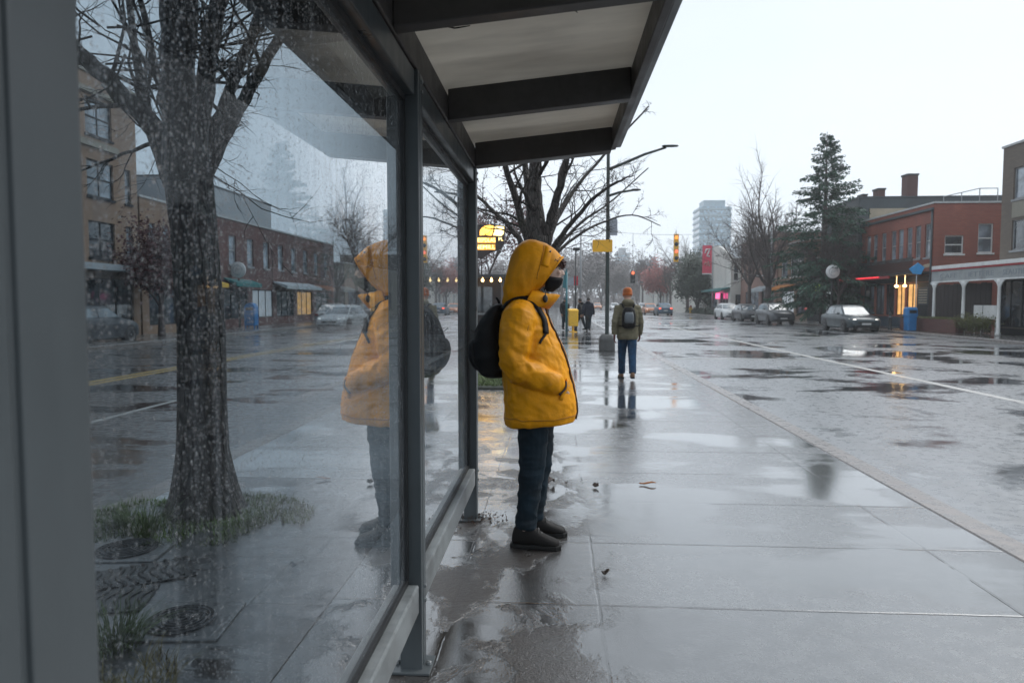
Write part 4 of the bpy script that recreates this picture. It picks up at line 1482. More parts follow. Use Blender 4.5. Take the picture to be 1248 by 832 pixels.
# the big tree behind the glass
rng = random.Random(11)
TX, TY = at(252, 640, 4.75).x, 4.75
tr_ = empty('bare_tree', (TX, TY, 0), 0, 'big bare street tree with rough trunk behind the wet glass of the shelter', 'tree')
def rel(px, py, dy=0.0, o=(TX, TY)):
    p = at(px, py, o[1] + dy)
    return Vector((p.x - o[0], dy, p.z))
trunk_mesh([(0, 0, -.05), (0, 0, .12), (-.015, 0, .45), rel(245, 400), rel(236, 280), rel(228, 200), rel(226, 165)], [.26, .22, .175, .155, .15, .165, .15], 30, .5, 2.0).build('trunk', M['bark'], tr_, True)
c = MB()
for px_, r0, r1, kd in (
        ([(216, 225, 0), (195, 165, -.05), (150, 118, -.12), (95, 62, -.2), (20, -10, -.25), (-70, -130, -.3)], .088, .03, 14),
        ([(222, 190, 0), (212, 120, .06), (210, 20, .15), (200, -120, .3), (180, -330, .4)], .115, .04, 12),
        ([(226, 195, 0), (222, 110, .0), (228, 20, .0), (236, -110, -.1), (250, -330, -.3)], .105, .04, 11),
        ([(235, 200, 0), (250, 110, -.05), (262, 20, -.1), (280, -110, -.2), (310, -310, -.3)], .078, .03, 12),
        ([(240, 215, 0), (262, 160, .1), (285, 100, .2), (318, 10, .35), (360, -120, .5), (400, -260, .6)], .056, .02, 12),
        ([(244, 225, 0), (275, 160, -.1), (312, 95, -.2), (350, 25, -.3), (400, -80, -.3)], .06, .02, 13),
        ([(205, 215, .1), (180, 140, .5), (165, 60, .9), (150, -60, 1.3)], .06, .02, 12)):
    limb_path(c, [rel(*q) for q in px_], r0, r1, rng, CFG_NEAR, int(kd * .7), .42, 12, .18)
# drooping long twigs
for k in range(16):
    limb(c, rel(rng.uniform(110, 330), rng.uniform(20, 130), rng.uniform(-.5, .5)), (rng.uniform(-1, 1), rng.uniform(-.6, .6), rng.uniform(-.9, .25)), .008, rng.uniform(.7, 1.4), 1, rng, dict(CFG_NEAR, kids=[0, 5, 4, 0]))
c.build('crown', M['bark'], tr_, True, fix=False)

# the tree on the grass strip behind the person
rng = random.Random(23)
QX, QY = ax(655, 12.8), 12.8
tr2 = empty('bare_tree', (QX, QY, 0), 0, 'bare street tree with spreading limbs on the grass strip behind the yellow coat', 'tree')
O2 = (QX, QY)
r2 = lambda px, py, dy=0.0: rel(px, py, dy, O2)
trunk_mesh([(0, 0, -.05), (0, 0, .2), r2(655, 400), r2(655, 330), r2(656, 288)], [.36, .27, .22, .21, .21], 24, .6, 5.0).build('trunk', M['bark'], tr2, True)
c = MB()
for px_, r0, r1, kd in (
        ([(656, 300, 0), (654, 250, .1), (652, 195, .2), (655, 110, .4), (650, -20, .6)], .17, .05, 8),
        ([(650, 310, 0), (636, 270, -.2), (622, 222, -.5), (605, 160, -.8), (590, 60, -1)], .09, .03, 9),
        ([(650, 305, 0), (645, 255, .3), (640, 200, .6), (630, 120, 1), (615, 20, 1.2)], .10, .03, 9),
        ([(645, 320, 0), (632, 290, .2), (610, 265, .5), (582, 240, .8), (540, 200, 1.2)], .07, .02, 10),
        ([(664, 305, 0), (672, 262, -.1), (686, 215, -.3), (700, 150, -.5), (720, 50, -.8)], .11, .03, 9),
        ([(668, 312, 0), (690, 280, -.2), (720, 245, -.4), (752, 222, -.6), (772, 214, -.7)], .062, .010, 10),
        ([(668, 318, 0), (700, 290, .3), (732, 272, .6), (770, 262, .9), (805, 275, 1.2)], .036, .008, 9),
        ([(664, 308, 0), (678, 268, .4), (700, 232, .8), (735, 190, 1.2), (790, 130, 1.6)], .07, .015, 8),
        ([(664, 322, 0), (684, 296, .2), (712, 268, .5), (742, 248, .9), (790, 205, 1.3)], .045, .010, 8)):
    limb_path(c, [r2(*q) for q in px_], r0, r1, rng, CFG_MID, kd, .30, 10, .2)
c.build('crown', M['bark'], tr2, True, fix=False)


# ------------------------------------------------------------------ leafy crowns
def leaf_quads(mb, p, n, size, rng, sq=.6, rad=.3):
    for _ in range(n):
        q = p + Vector((rng.gauss(0, 1), rng.gauss(0, 1), rng.gauss(0, 1))) * rad
        u = Vector((rng.gauss(0, 1), rng.gauss(0, 1), rng.gauss(0, 1))).normalized()
        w = u.orthogonal().normalized()
        s = size * rng.uniform(.6, 1.3)
        mb.quad(q - u * s, q - w * s * sq, q + u * s, q + w * s * sq)


def leafy_tree(name, loc, h, r, seed, label, leaf_m, n=9, size=.09, rad=.35, spread=.5, fork=.28, group=None, every=1):
    rng = random.Random(seed)
    t_ = empty(name, loc, 0, label, 'tree', group)
    tz = h * fork
    trunk_mesh([(0, 0, -.05), (0, 0, tz * .5), (0, 0, tz)], [r * 1.3, r, r * .8], 10, .5, seed).build('trunk', M['bark_far'], t_, True)
    c = MB(); tips = []
    for k in range(5):
        a = 2 * PI * (k + rng.random() * .6) / 5
        sp = spread * rng.uniform(.6, 1.1) * (.2 if k == 0 else 1)
        limb(c, (0, 0, tz - r), (math.cos(a) * sp, math.sin(a) * sp, 1), r * .5, (h - tz) * rng.uniform(.5, .6), 0, rng, dict(CFG_FAR, kids=[4, 4, 2, 0]), tips)
    c.build('branches', M['bark_far'], t_, True, fix=False)
    lf = MB()
    for i, (p, d) in enumerate(tips):
        if i % every == 0: leaf_quads(lf, p, n, size, rng, .6, rad)
    lf.build('crown', M[leaf_m], t_, False, fix=False)
    return t_


def conifer(loc, h, rmax, seed, label):
    rng = random.Random(seed)
    t_ = empty('fir_tree', loc, 0, label, 'tree')
    b = MB(); b.tube([(0, 0, -.05), (0, 0, h * .5), (0, 0, h)], [h * .018, h * .011, .012], 8); b.build('trunk', M['bark_far'], t_, True)
    w, nd = MB(), MB()
    z = h * .10
    while z < h * .985:
        f = (z - h * .10) / (h * .9)
        R_ = rmax * (1 - f) ** .85 * (1 if f > .06 else .7)
        for k in range(rng.randint(6, 9)):
            a = rng.uniform(0, 2 * PI)
            L = R_ * rng.choice((.5, .75, .95, 1.1, 1.25)) * rng.uniform(.85, 1.1) + .12
            up = .1 + .55 * f + rng.gauss(0, .12)
            zb = z + rng.gauss(0, .08)
            pts = []
            for i in range(6):
                s = i / 5
                pts.append(Vector((math.cos(a) * L * s, math.sin(a) * L * s, zb + L * (up * s - .52 * s * s + .17 * s ** 4))))
            w.tube(pts, [.028 * (1 - f) + .008] + [.012] * 4 + [.005], 3, cap=False)
            nq = int(14 + L * 38)
            for _ in range(nq):
                s = rng.uniform(.12, 1.0) ** .8
                i = min(int(s * 5), 4)
                p = pts[i].lerp(pts[i + 1], s * 5 - i)
                d = (pts[i + 1] - pts[i]).normalized()
                sd = d.cross(Vector((0, 0, 1))).normalized()
                off = rng.uniform(-1, 1) * .26 * L * (1.1 - s) * .9
                q = p + sd * off + Vector((0, 0, -abs(rng.gauss(0, .09)) - abs(off) * .30))
                dr = (d * rng.uniform(.5, 1) + sd * math.copysign(rng.uniform(.2, .9), off) + Vector((0, 0, rng.uniform(-.75, .1)))).normalized()
                ln = rng.uniform(.12, .30) * (.6 + .4 * (1 - f))
                ww = dr.cross(Vector((rng.gauss(0, 1), rng.gauss(0, 1), rng.gauss(0, 1)))).normalized() * rng.uniform(.028, .055)
                nd.quad(q, q + dr * ln * .5 + ww, q + dr * ln, q + dr * ln * .5 - ww)
        z += h * .0145 * rng.uniform(.6, 1.4) + .04
    w.tube([(0, 0, h * .09), (0, 0, h * .5), (0, 0, h)], [h * .019, h * .012, .014], 6)
    w.build('branch_whorl', M['bark_far'], t_, True, fix=False)
    nd.build('needles', M['needle'], t_, False, fix=False)
    return t_


conifer((ax(1003, 50), 50, 0), 13.2, 4.1, 3, 'tall dark fir tree with ragged boughs beside the brick corner block')
bare_tree((ax(936, 62), 62, 0), 12.2, .30, 7, 'tall bare tree with two upright limbs in front of the pink brick building', .62, limbs=6, fork=.24)
bare_tree((ax(913, 70), 70, 0), 10.5, .22, 9, 'slim bare tree in front of the white building with teal awning', .62, limbs=6)
bare_tree((ax(1022, 48), 48, 0), 6.4, .12, 12, 'small twiggy bare tree between the fir and the brick block', .45, limbs=7, fork=.3, bark_m='bark_far')
bare_tree((ax(838, 104), 104, 0), 11.0, .25, 14, 'bare tree rising above the evergreen by the far kerb', .55)
bare_tree((ax(817, 112), 112, 0), 9.0, .22, 15, 'bare tree behind the red tree down the street', .6)
bare_tree((ax(783, 150), 150, 0), 12.5, .22, 16, 'thin lone bare tree standing at the far end of the street', .3)
leafy_tree('red_tree', (ax(805, 125), 125, 0), 8.0, .2, 31, 'faded red leafed tree down the street beside the evergreen', 'pink_leaf', 10, .16, .5, .55)
leafy_tree('evergreen_tree', (ax(850, 96), 96, 0), 7.8, .25, 32, 'dense dark evergreen tree beside the pink street banner', 'dark_leaf', 14, .16, .5, .45, .12)
leafy_tree('evergreen_tree', (ax(866, 92), 92, 0), 6.2, .22, 33, 'lower dark evergreen tree close to the white building wall', 'dark_leaf', 12, .16, .5, .5, .12)
leafy_tree('red_tree', (ax(590, 38.5), 38.5, 0), 7.6, .12, 34, 'dark red leafed tree under the glowing sign beyond the shelter', 'red_leaf', 9, .075, .28, .5, .3)
# behind the shelter, across the rear road
leafy_tree('red_tree', (ax(196, 30), 30, 0), 4.6, .12, 35, 'dark red leafed tree in front of the brick shops across the rear road', 'red_leaf', 9, .07, .28, .5, .3)
bare_tree((ax(447, 58), 58, 0), 11.5, .25, 18, 'bare tree across the rear road seen over the hood reflection', .6)
bare_tree((ax(520, 80), 80, 0), 9.0, .22, 19, 'bare tree far along the rear road seen through the second pane', .6)
# hazy trees closing the street
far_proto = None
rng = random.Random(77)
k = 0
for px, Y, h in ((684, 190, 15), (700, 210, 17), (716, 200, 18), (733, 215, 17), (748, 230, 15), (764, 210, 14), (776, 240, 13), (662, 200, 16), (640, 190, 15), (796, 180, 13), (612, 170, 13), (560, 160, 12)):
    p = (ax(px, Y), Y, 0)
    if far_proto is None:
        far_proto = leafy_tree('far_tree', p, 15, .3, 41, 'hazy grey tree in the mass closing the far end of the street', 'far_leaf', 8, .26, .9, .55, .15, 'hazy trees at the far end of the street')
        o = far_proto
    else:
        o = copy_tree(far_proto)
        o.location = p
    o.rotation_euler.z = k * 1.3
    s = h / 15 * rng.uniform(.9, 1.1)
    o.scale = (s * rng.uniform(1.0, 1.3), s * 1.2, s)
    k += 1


# ------------------------------------------------------------------ grass, bed, covers, litter
def blade(mb, p, d, L, w, droop):
    pts = []
    side = Vector((-d.y, d.x, 0)).normalized() * w
    for i in range(4):
        s = i / 3
        q = Vector(p) + Vector((d.x * L * s * (.35 + droop * s), d.y * L * s * (.35 + droop * s), L * (s - droop * .75 * s * s)))
        pts.append((q, 1 - s * .9))
    vs = []
    for q, k_ in pts:
        vs += [q - side * k_, q + side * k_]
    mb._add(vs, [(0, 1, 3, 2), (2, 3, 5, 4), (4, 5, 7, 6)])


def tuft(loc, n, L, rad, seed, label, m='grass_leaf', w=.0035):
    rng = random.Random(seed)
    b = MB()
    for _ in range(n):
        a = rng.uniform(0, 2 * PI)
        r_ = rad * math.sqrt(rng.random())
        blade(b, (math.cos(a) * r_, math.sin(a) * r_, .002), Vector((math.cos(a + rng.gauss(0, .5)), math.sin(a + rng.gauss(0, .5)), 0)), L * rng.uniform(.45, 1.1), w, rng.uniform(.1, .75))
    o = b.build('grass_tuft', M[m], None, fix=False)
    o.location = loc
    return tag(o, label, 'grass tuft')


def G(px, py, z=0.0):
    d = CAM_M @ Vector(((px - 624) / F_PX, -(py - 416) / F_PX, -1))
    return CAM_LOC + d * ((z - 1.5) / d.z)


p = G(178, 655); tuft((p.x, p.y, .006), 130, .34, .07, 1, 'tall tuft of long thin grass at the foot of the big tree')
p = G(135, 790); tuft((p.x, p.y, .006), 260, .20, .13, 2, 'low thick tuft of green grass beside the round manhole cover')
p = G(150, 640); tuft((p.x, p.y, .006), 120, .13, .12, 3, 'short mossy tuft of grass by the rear kerb')
p = G(300, 640); tuft((p.x, p.y, .006), 90, .12, .09, 4, 'small tuft of grass on the street side of the big trunk')
# moss and short grass round the trunk, and straw in front of the bed
def ground_cover(name, cx, cy, rx, ry, n, L, m, seed):
    rng = random.Random(seed)
    b = MB()
    for _ in range(n):
        a = rng.uniform(0, 2 * PI); r_ = math.sqrt(rng.random())
        x, y = cx + math.cos(a) * rx * r_, cy + math.sin(a) * ry * r_
        if noise.noise(Vector((x * 3, y * 3, seed))) < .02 - .5 * (1 - r_): continue
        aa = rng.uniform(0, 2 * PI)
        blade(b, (x, y, .006), Vector((math.cos(aa), math.sin(aa), 0)), L * rng.uniform(.4, 1.2), .0035, rng.uniform(.1, .8))
    return tag(b.build(name, M[m], None, fix=False), kind='stuff')
ground_cover('grass', TX, TY - .12, .80, .62, 5200, .055, 'grass_leaf', 5)
ground_cover('dry_grass', -1.85, 2.35, .42, .5, 1600, .11, 'dry_grass', 6)
# raised grass strip beyond the shelter
b = MB(); b.box((-2.6, 11.9, 0.0), (.05, 13.9, .05)); tag(b.build('soil_strip', M['ground'], None, bevel=.02), kind='structure')
rng = random.Random(9)
b = MB()
for _ in range(9000):
    x, y = rng.uniform(-2.58, .03), rng.uniform(11.92, 13.88)
    a = rng.uniform(0, 2 * PI)
    blade(b, (x, y, .045), Vector((math.cos(a), math.sin(a), 0)), .09 * rng.uniform(.5, 1.3), .006, rng.uniform(.1, .7))
tag(b.build('lawn_grass', M['grass_leaf'], None, fix=False), kind='stuff')

M['iron'] = plain('wet_cast_iron', (0.03, 0.031, 0.034), 0.3, 0.25, 8, 0.3, 60, metal=0.4)


def manhole(px, py, r, label, size):
    p = G(px, py)
    e = empty('manhole_cover', (p.x, p.y, .008), R(6), label, 'manhole cover')
    b = MB(); b.box((-size, -size * .8, -.006), (size, size * .8, .010)); b.build('slab', M['paver'], e, bevel=.006)
    b = MB(); b.lathe([(r, .010), (r, .018), (r * .94, .022), (r * .93, .018), (.001, .018)], n=40); b.build('lid', M['iron'], e)
    for k in range(5):
        rr_ = r * (.82 - .165 * k)
        b = MB(); b.tube([(rr_ * math.cos(R(10 * i)), rr_ * math.sin(R(10 * i)), .019) for i in range(36)], .006, 6, closed=True)
        b.build('raised_ring', M['iron'], e, True)


manhole(220, 760, .155, 'round manhole cover with raised rings nearest the low grass tuft', .24)
manhole(155, 672, .17, 'round manhole cover with raised rings beside the tall grass tuft', .25)
M['wave'] = plain('wet_ribbed_paver', (0.035, 0.034, 0.034), 0.3, 0.25, 8, 0.4, 50)


def ribbed(px, py, rz, label, n=9):
    p = G(px, py)
    e = empty('ribbed_paver', (p.x, p.y, .006), rz, label, 'paving slab')
    b = MB(); b.box((-.25, -.16, 0), (.25, .16, .012)); b.build('slab', M['wave'], e, bevel=.004)
    b = MB()
    for k in range(n):
        x = -.22 + .44 * k / (n - 1)
        b.tube([(x + .018 * math.sin(i * .8 + 1), -.145 + .29 * i / 10, .013) for i in range(11)], .011, 6)
    b.build('wavy_rib', M['wave'], e, True)


ribbed(175, 702, R(35), 'dark paver with wavy ribs between the two manhole covers')
ribbed(118, 735, R(15), 'dark paver with wavy ribs at the edge of the near post')

# leaves and scraps lying on the wet paving
M['leaf_orange'] = plain('wet_orange_leaf', (0.30, 0.10, 0.02), 0.3, 0.3, 30)
M['leaf_brown'] = plain('wet_brown_leaf', (0.04, 0.022, 0.014), 0.3, 0.3, 30)


def fallen(px, py, L, W, rz, m, label, lift=.012, name='fallen_leaf'):
    p = G(px, py)
    b = MB()
    N = 9
    vs = []
    for i in range(N):
        s = i / (N - 1)
        w = W * math.sin(PI * min(s * .97 + .015, .99)) ** .8 * (1 + .25 * math.sin(i * 2.3))
        x = (s - .5) * L
        zc = lift * (.35 + math.sin(s * 5 + px))
        for k_ in (-1, -.35, .35, 1):
            vs.append((x, w * k_, max(.004, zc * .6 + .008 + lift * abs(k_) * .9)))
    fs = [(i * 4 + j, i * 4 + j + 1, i * 4 + j + 5, i * 4 + j + 4) for i in range(N - 1) for j in range(3)]
    b._add(vs, fs)
    o = b.build(name, M[m], None, True)
    o.location = (p.x, p.y, .0005); o.rotation_euler.z = rz
    q = o.modifiers.new('s', 'SOLIDIFY'); q.thickness = .0025
    tag(o, label, 'leaf')


fallen(789, 591, .135, .018, R(-4), 'leaf_orange', 'long wet orange brown leaf lying alone on the pale sidewalk')
fallen(671, 590, .07, .05, R(25), 'leaf_brown', 'crumpled dark leaf on the paving behind the yellow coated person', .03)
fallen(726, 594, .035, .028, R(60), 'leaf_brown', 'small dark leaf beside the long paving joint', .018)
fallen(738, 701, .045, .022, R(10), 'leaf_brown', 'curled dark leaf lying near the long pale paving joint', .016)
fallen(690, 590, .02, .014, R(80), 'leaf_brown', 'tiny dark scrap of leaf between the crumpled leaf and the joint', .01)
rng = random.Random(5)
b = MB()
for _ in range(420):
    a = rng.uniform(0, 2 * PI); r_ = abs(rng.gauss(0, .09)) + .03
    q = Vector((-.575 + math.cos(a) * r_ * 1.2, 4.74 + math.sin(a) * r_ * .9, .006 + max(0, .035 - .16 * r_) * rng.random()))
    leaf_quads(b, q, 1, rng.uniform(.004, .011), rng, .6, .004)
tag(b.build('leaf_litter', M['leaf_brown'], None, fix=False), kind='stuff')
# ------------------------------------------------------------------ cars (local: front +X, wheels on z = 0)
M['tyre'] = plain('tyre_rubber', (0.014, 0.014, 0.015), 0.6, 0.2, 20)
M['rim'] = plain('alloy_wheel', (0.38, 0.39, 0.40), 0.3, 0.1, 10, metal=0.8)
M['car_glass'] = window_glass('car_glass', (0.05, 0.065, 0.075), 0.05)
M['black_trim'] = plain('black_plastic_trim', (0.015, 0.015, 0.016), 0.5, 0.2)
M['headlamp'] = emit('lit_headlight', (1.0, 0.96, 0.86), 3.0, (0.8, 0.8, 0.8))
M['headlamp_off'] = plain('clear_headlight', (0.5, 0.52, 0.55), 0.1, 0.1)
M['tail'] = emit('lit_tail_light', (1.0, 0.10, 0.04), 1.6, (0.4, 0.02, 0.02))
M['tail_off'] = plain('red_tail_light', (0.25, 0.015, 0.015), 0.2, 0.1)
M['plate'] = plain('number_plate', (0.55, 0.56, 0.55), 0.5, 0.06)


def paint(name, col):
    return plain(name, col, 0.36, 0.07, 1.5, 0.02, 20, metal=0.15, coat=0.3, dirt=0.2)


def car(label, loc, rz, pm, L=4.3, W=1.78, H=1.46, boxy=0.0, lit=True, group=None, tail_lit=False, detail=True, name='car', taxi=False):
    r = empty(name, loc, rz, label, 'car', group)
    hl, hw = L / 2, W / 2
    k = L / 4.3
    # lower body, station by station
    st = [(-2.15, .42, .70, .66), (-2.13, .34, .84, .76), (-2.02, .28, .93, .84), (-1.6, .21, .97, .875), (-.9, .19, .965, .885), (0, .19, .955, .89), (.85, .19, .945, .888), (1.2, .20, .905, .882), (1.65, .22, .83, .865), (1.95, .24, .745, .82), (2.10, .28, .66, .74), (2.15, .36, .56, .64)]
    b = MB()
    rr = []
    hs_ = H / 1.46
    for x, z0, z1, w in st:
        x *= k; z1 = z1 * hs_ + boxy * .12 * (1 if x < 1.2 else .7); w *= W / 1.78
        zm = z0 + (z1 - z0) * .52
        half = [(w * .90, z0), (w * .985, z0 + .07), (w, zm), (w * .985, z1 - .13), (w * .93, z1 - .035), (w * .80, z1), (w * .4, z1 + .018)]
        ring = [Vector((x, y, z)) for y, z in half] + [Vector((x, -y, z)) for y, z in reversed(half)]
        rr.append(ring)
    b.rings(rr)
    # cabin
    zb = .90 * hs_ + boxy * .12
    zr = H - .02
    cab = [(-1.93 + .0 * boxy, .70, zb), (1.05, .735, zb), (.28, .60, zr - .02), (-1.30 - .45 * boxy, .58, zr - .04)]
    base_r, base_f, top_f, top_r = [(x * k, y * W / 1.78, z) for x, y, z in cab]
    mid = [((top_f[0] + top_r[0]) / 2, top_f[1] + .02, zr + .02)]
    rr = []
    for t_ in (0, 1 / 3, 2 / 3, 1):
        pass
    secs = [(base_r, top_r), ]
    bot = [base_r, base_f]
    # cabin loft along x at the roof: rear slope, roof, windscreen
    prof = [(base_r[0], zb - .02, base_r[1]), (top_r[0] - .10, zr - .13, top_r[1] + .03), (top_r[0] + .08, zr - .025, top_r[1]), (mid[0][0], mid[0][2], mid[0][1]), (top_f[0] - .05, zr, top_f[1]), (top_f[0] + .12, zr - .10, top_f[1] + .03), (base_f[0], zb - .02, base_f[1])]
    rr = []
    for x, z, y in prof:
        zl = zb - .03
        # side walls lean outward towards the belt line
        f = max(0.0, min(1.0, (z - zl) / (zr - zl)))
        yb = (.735 * W / 1.78)
        rr.append([Vector((x, y * .8, z + .012 * f)), Vector((x, y, z - .03 * f)), Vector((x, y + (yb - y) * .5, zl + (z - zl) * .5)), Vector((x, yb, zl)), Vector((x, -yb, zl)), Vector((x, -y - (yb - y) * .5, zl + (z - zl) * .5)), Vector((x, -y, z - .03 * f)), Vector((x, -y * .8, z + .012 * f))])
    b.rings(rr)
    b.build('body', pm, r, True, bevel=.02)

    def panel(name, pts, m, thick=.010, parent=r):
        pts = [Vector(p) for p in pts]
        n_ = (pts[1] - pts[0]).cross(pts[-1] - pts[0]).normalized()
        c = sum(pts, Vector()) / len(pts)
        if n_.dot(c - Vector((0, 0, .8))) < 0: n_ = -n_
        q = MB()
        q.rings([[p - n_ * .02 for p in pts], [p + n_ * thick for p in pts]])
        return q.build(name, m, parent, bevel=.006)
    yb = .735 * W / 1.78
    # windscreen and rear window
    A, B_ = Vector((base_f[0], 0, zb - .02)), Vector((top_f[0] + .12, 0, zr - .10))
    ws = [A.lerp(B_, .12) + Vector((0, -yb * .90, 0)), A.lerp(B_, .12) + Vector((0, yb * .90, 0)), A.lerp(B_, .98) + Vector((0, top_f[1] * .92, 0)), A.lerp(B_, .98) + Vector((0, -top_f[1] * .92, 0))]
    panel('windscreen', ws, M['car_glass'])
    A, B_ = Vector((base_r[0], 0, zb - .02)), Vector((top_r[0] - .10, 0, zr - .13))
    panel('rear_window', [A.lerp(B_, .18) + Vector((0, -yb * .84, 0)), A.lerp(B_, .18) + Vector((0, yb * .84, 0)), A.lerp(B_, .95) + Vector((0, top_r[1] * .9, 0)), A.lerp(B_, .95) + Vector((0, -top_r[1] * .9, 0))], M['car_glass'])
    for s in (-1, 1):
        ylo, yhi = s * (yb - .012), s * (top_f[1] + .035)
        z0, z1 = zb + .05, zr - .11
        for x0, x1, x2, x3 in (((-.32) * k, .86 * k, .36 * k, (-.32) * k), (-1.45 * k, -.40 * k, -.40 * k, (-1.22 - .2 * boxy) * k)):
            panel('side_window', [(x0, ylo, z0), (x1, ylo, z0), (x2, yhi, z1), (x3, yhi, z1)], M['car_glass'], .012)
        q = MB(); q.ell((.80 * k, s * (hw + .06), zb + .10), (.07, .085, .06), 8, 6); q.build('door_mirror', pm, r, True)
        if detail:
            q = MB(); q.tube([(-.10 * k, s * (hw - .003), .80 * hs_ + boxy * .1), (-.28 * k, s * (hw - .003), .80 * hs_ + boxy * .1)], .014, 6); q.build('door_handle', pm, r, True)
        # lamps
        q = MB(); q.hexa([(1.88 * k, s * .80 * hw, .60 * hs_), (2.10 * k, s * .60 * hw, .58 * hs_), (2.13 * k, s * .52 * hw, .58 * hs_), (1.80 * k, s * .60 * hw, .6 * hs_), (1.84 * k, s * .90 * hw, .74 * hs_), (2.05 * k, s * .72 * hw, .69 * hs_), (2.08 * k, s * .56 * hw, .69 * hs_), (1.80 * k, s * .60 * hw, .76 * hs_)])
        q.build('headlight', M['headlamp'] if lit else M['headlamp_off'], r, bevel=.01)
        q = MB(); q.box((-2.155 * k, min(s * .60 * hw, s * .86 * hw), .72 * hs_ + boxy * .1), (-2.0 * k, max(s * .60 * hw, s * .86 * hw), .88 * hs_ + boxy * .1)); q.build('tail_light', M['tail'] if tail_lit else M['tail_off'], r, bevel=.01)
    q = MB(); q.box((2.08 * k, -.42, .46), (2.165 * k, .42, .56)); q.build('grille', M['black_trim'], r, bevel=.01)
    q = MB(); q.box((2.06 * k, -.62, .27), (2.155 * k, .62, .38)); q.build('lower_grille', M['black_trim'], r, bevel=.01)
    q = MB(); q.box((2.16 * k, -.24, .40), (2.175 * k, .24, .50)); q.build('number_plate', M['plate'], r)
    q = MB(); q.box((-2.17 * k, -.24, .56), (-2.14 * k, .24, .67)); q.build('number_plate', M['plate'], r)
    for x in (1.32 * k, -1.30 * k):
        for s in (-1, 1):
            q = MB(); q.lathe([(.375, s * (hw - .20)), (.375, s * (hw - .004))], (x, 0, .345), 20, axis='Y'); q.build('wheel_arch', M['black_trim'], r)
            q = MB(); q.lathe([(.20, s * (hw - .18)), (.30, s * (hw - .18)), (.325, s * (hw - .14)), (.325, s * (hw - .02)), (.30, s * (hw + .012)), (.20, s * (hw + .012))], (x, 0, .325), 20, axis='Y')
            ty = q.build('wheel', M['tyre'], r, True)
            q = MB(); q.lathe([(.205, s * (hw - .05)), (.205, s * (hw + .014)), (.17, s * (hw + .006)), (.05, s * (hw + .002)), (.03, s * (hw + .014)), (.001, s * (hw + .014))], (x, 0, .325), 12, axis='Y')
            q.build('rim', M['rim'], ty)
    return r


P_ = {n: paint(n + '_car_paint', c) for n, c in dict(slate=(.018, .034, .042), silver=(.34, .36, .37), dark=(.03, .034, .04), white=(.62, .63, .63), blue=(.05, .10, .15), grey=(.07, .078, .085), orange=(.45, .16, .06)).items()}
FACING = R(-90)                  # towards the camera
def on_road(px, Y): return (ax(px, Y), Y, RZ)
car('slate grey hatchback with lit headlight parked by the brick corner block', on_road(1036, 40.5), FACING, P_['slate'], 4.3)
car('dark grey car parked behind the slate hatchback with headlights on', on_road(944, 53), FACING, P_['grey'], 4.4, 1.82, 1.55, .5)
car('dark car parked between the grey car and the pale car by the fir', on_road(911, 60.5), FACING, P_['dark'], 4.3, 1.78, 1.46, .2, False)
car('pale silver car parked in front of the teal awning', on_road(887, 66.5), FACING, P_['white'], 4.2, 1.76, 1.5, .4, False)
car('dark blue car parked where the street bends past the red tree', on_road(808, 86), R(90), P_['blue'], 4.4, 1.82, 1.5, .4, False, tail_lit=True)
car('orange tinted car driving behind the dark blue car', on_road(792, 92), FACING, P_['orange'], 4.2, lit=True)
rng = random.Random(3)
for px, Y, n, lb in ((783, 120, 'white', 'small white car far down the street beside the orange one'), (771, 135, 'silver', 'small silver car far down the street behind the walker'),
                     (758, 150, 'grey', 'small grey car far down the street near the orange beanie'), (749, 140, 'white', 'small white car with headlights beyond the lamp post'),
                     (728, 150, 'orange', 'small orange car beyond the lamp post box')):
    car(lb, on_road(px, Y), FACING, P_[n], lit=True, detail=False)
# across the rear road
car('white hatchback on the rear road seen beside the hood reflection', on_road(418, 40), R(-95), P_['white'], 4.2, lit=True)
car('dark car parked before the brown brick block across the rear road', (ax(104, 25.5), 25.5, RZ), R(90), P_['dark'], 4.4, 1.82, 1.5, .5, False)
car('silver car parked across the rear road by the dark brick shops', (-15.0, 47, RZ), R(90), P_['silver'], 4.3, lit=False)
car('grey car far along the rear road seen through the second pane', on_road(545, 60), FACING, P_['grey'], 4.3, lit=True)
# ------------------------------------------------------------------ buildings
M['brick_red'] = brick('red_brick', (0.29, 0.078, 0.052), (0.35, 0.105, 0.072), (0.16, 0.10, 0.08))
M['brick_brown'] = brick('brown_grey_brick', (0.135, 0.105, 0.082), (0.165, 0.13, 0.10), (0.12, 0.11, 0.10))
M['brick_tan'] = brick('tan_brick', (0.25, 0.15, 0.095), (0.30, 0.185, 0.12), (0.2, 0.16, 0.13))
M['brick_pink'] = brick('faded_pink_brick', (0.27, 0.135, 0.105), (0.31, 0.16, 0.125), (0.26, 0.2, 0.17))
M['brick_dark'] = brick('dark_red_brick', (0.115, 0.042, 0.036), (0.15, 0.055, 0.045), (0.09, 0.07, 0.065))
M['panel_dark'] = plain('dark_slate_cladding', (0.055, 0.068, 0.075), 0.5, 0.15, .5, dirt=.3)
M['panel_cream'] = plain('cream_render', (0.42, 0.36, 0.27), 0.7, 0.1, .6, dirt=.2)
M['panel_white'] = plain('white_render', (0.62, 0.61, 0.57), 0.7, 0.06, .6, dirt=.25)
M['panel_beige'] = plain('beige_spandrel', (0.23, 0.215, 0.175), 0.6, 0.1, .8, dirt=.2)
M['porch_grey'] = plain('weathered_grey_white_paint', (0.30, 0.32, 0.325), 0.5, 0.12, 2, dirt=.3)
M['roof_dark'] = plain('dark_roofing', (0.05, 0.052, 0.055), 0.6, 0.2, .8)
M['roof_grey'] = plain('grey_metal_roof', (0.30, 0.34, 0.37), 0.45, 0.1, .8)
M['coping'] = plain('pale_coping', (0.45, 0.46, 0.46), 0.5, 0.1)
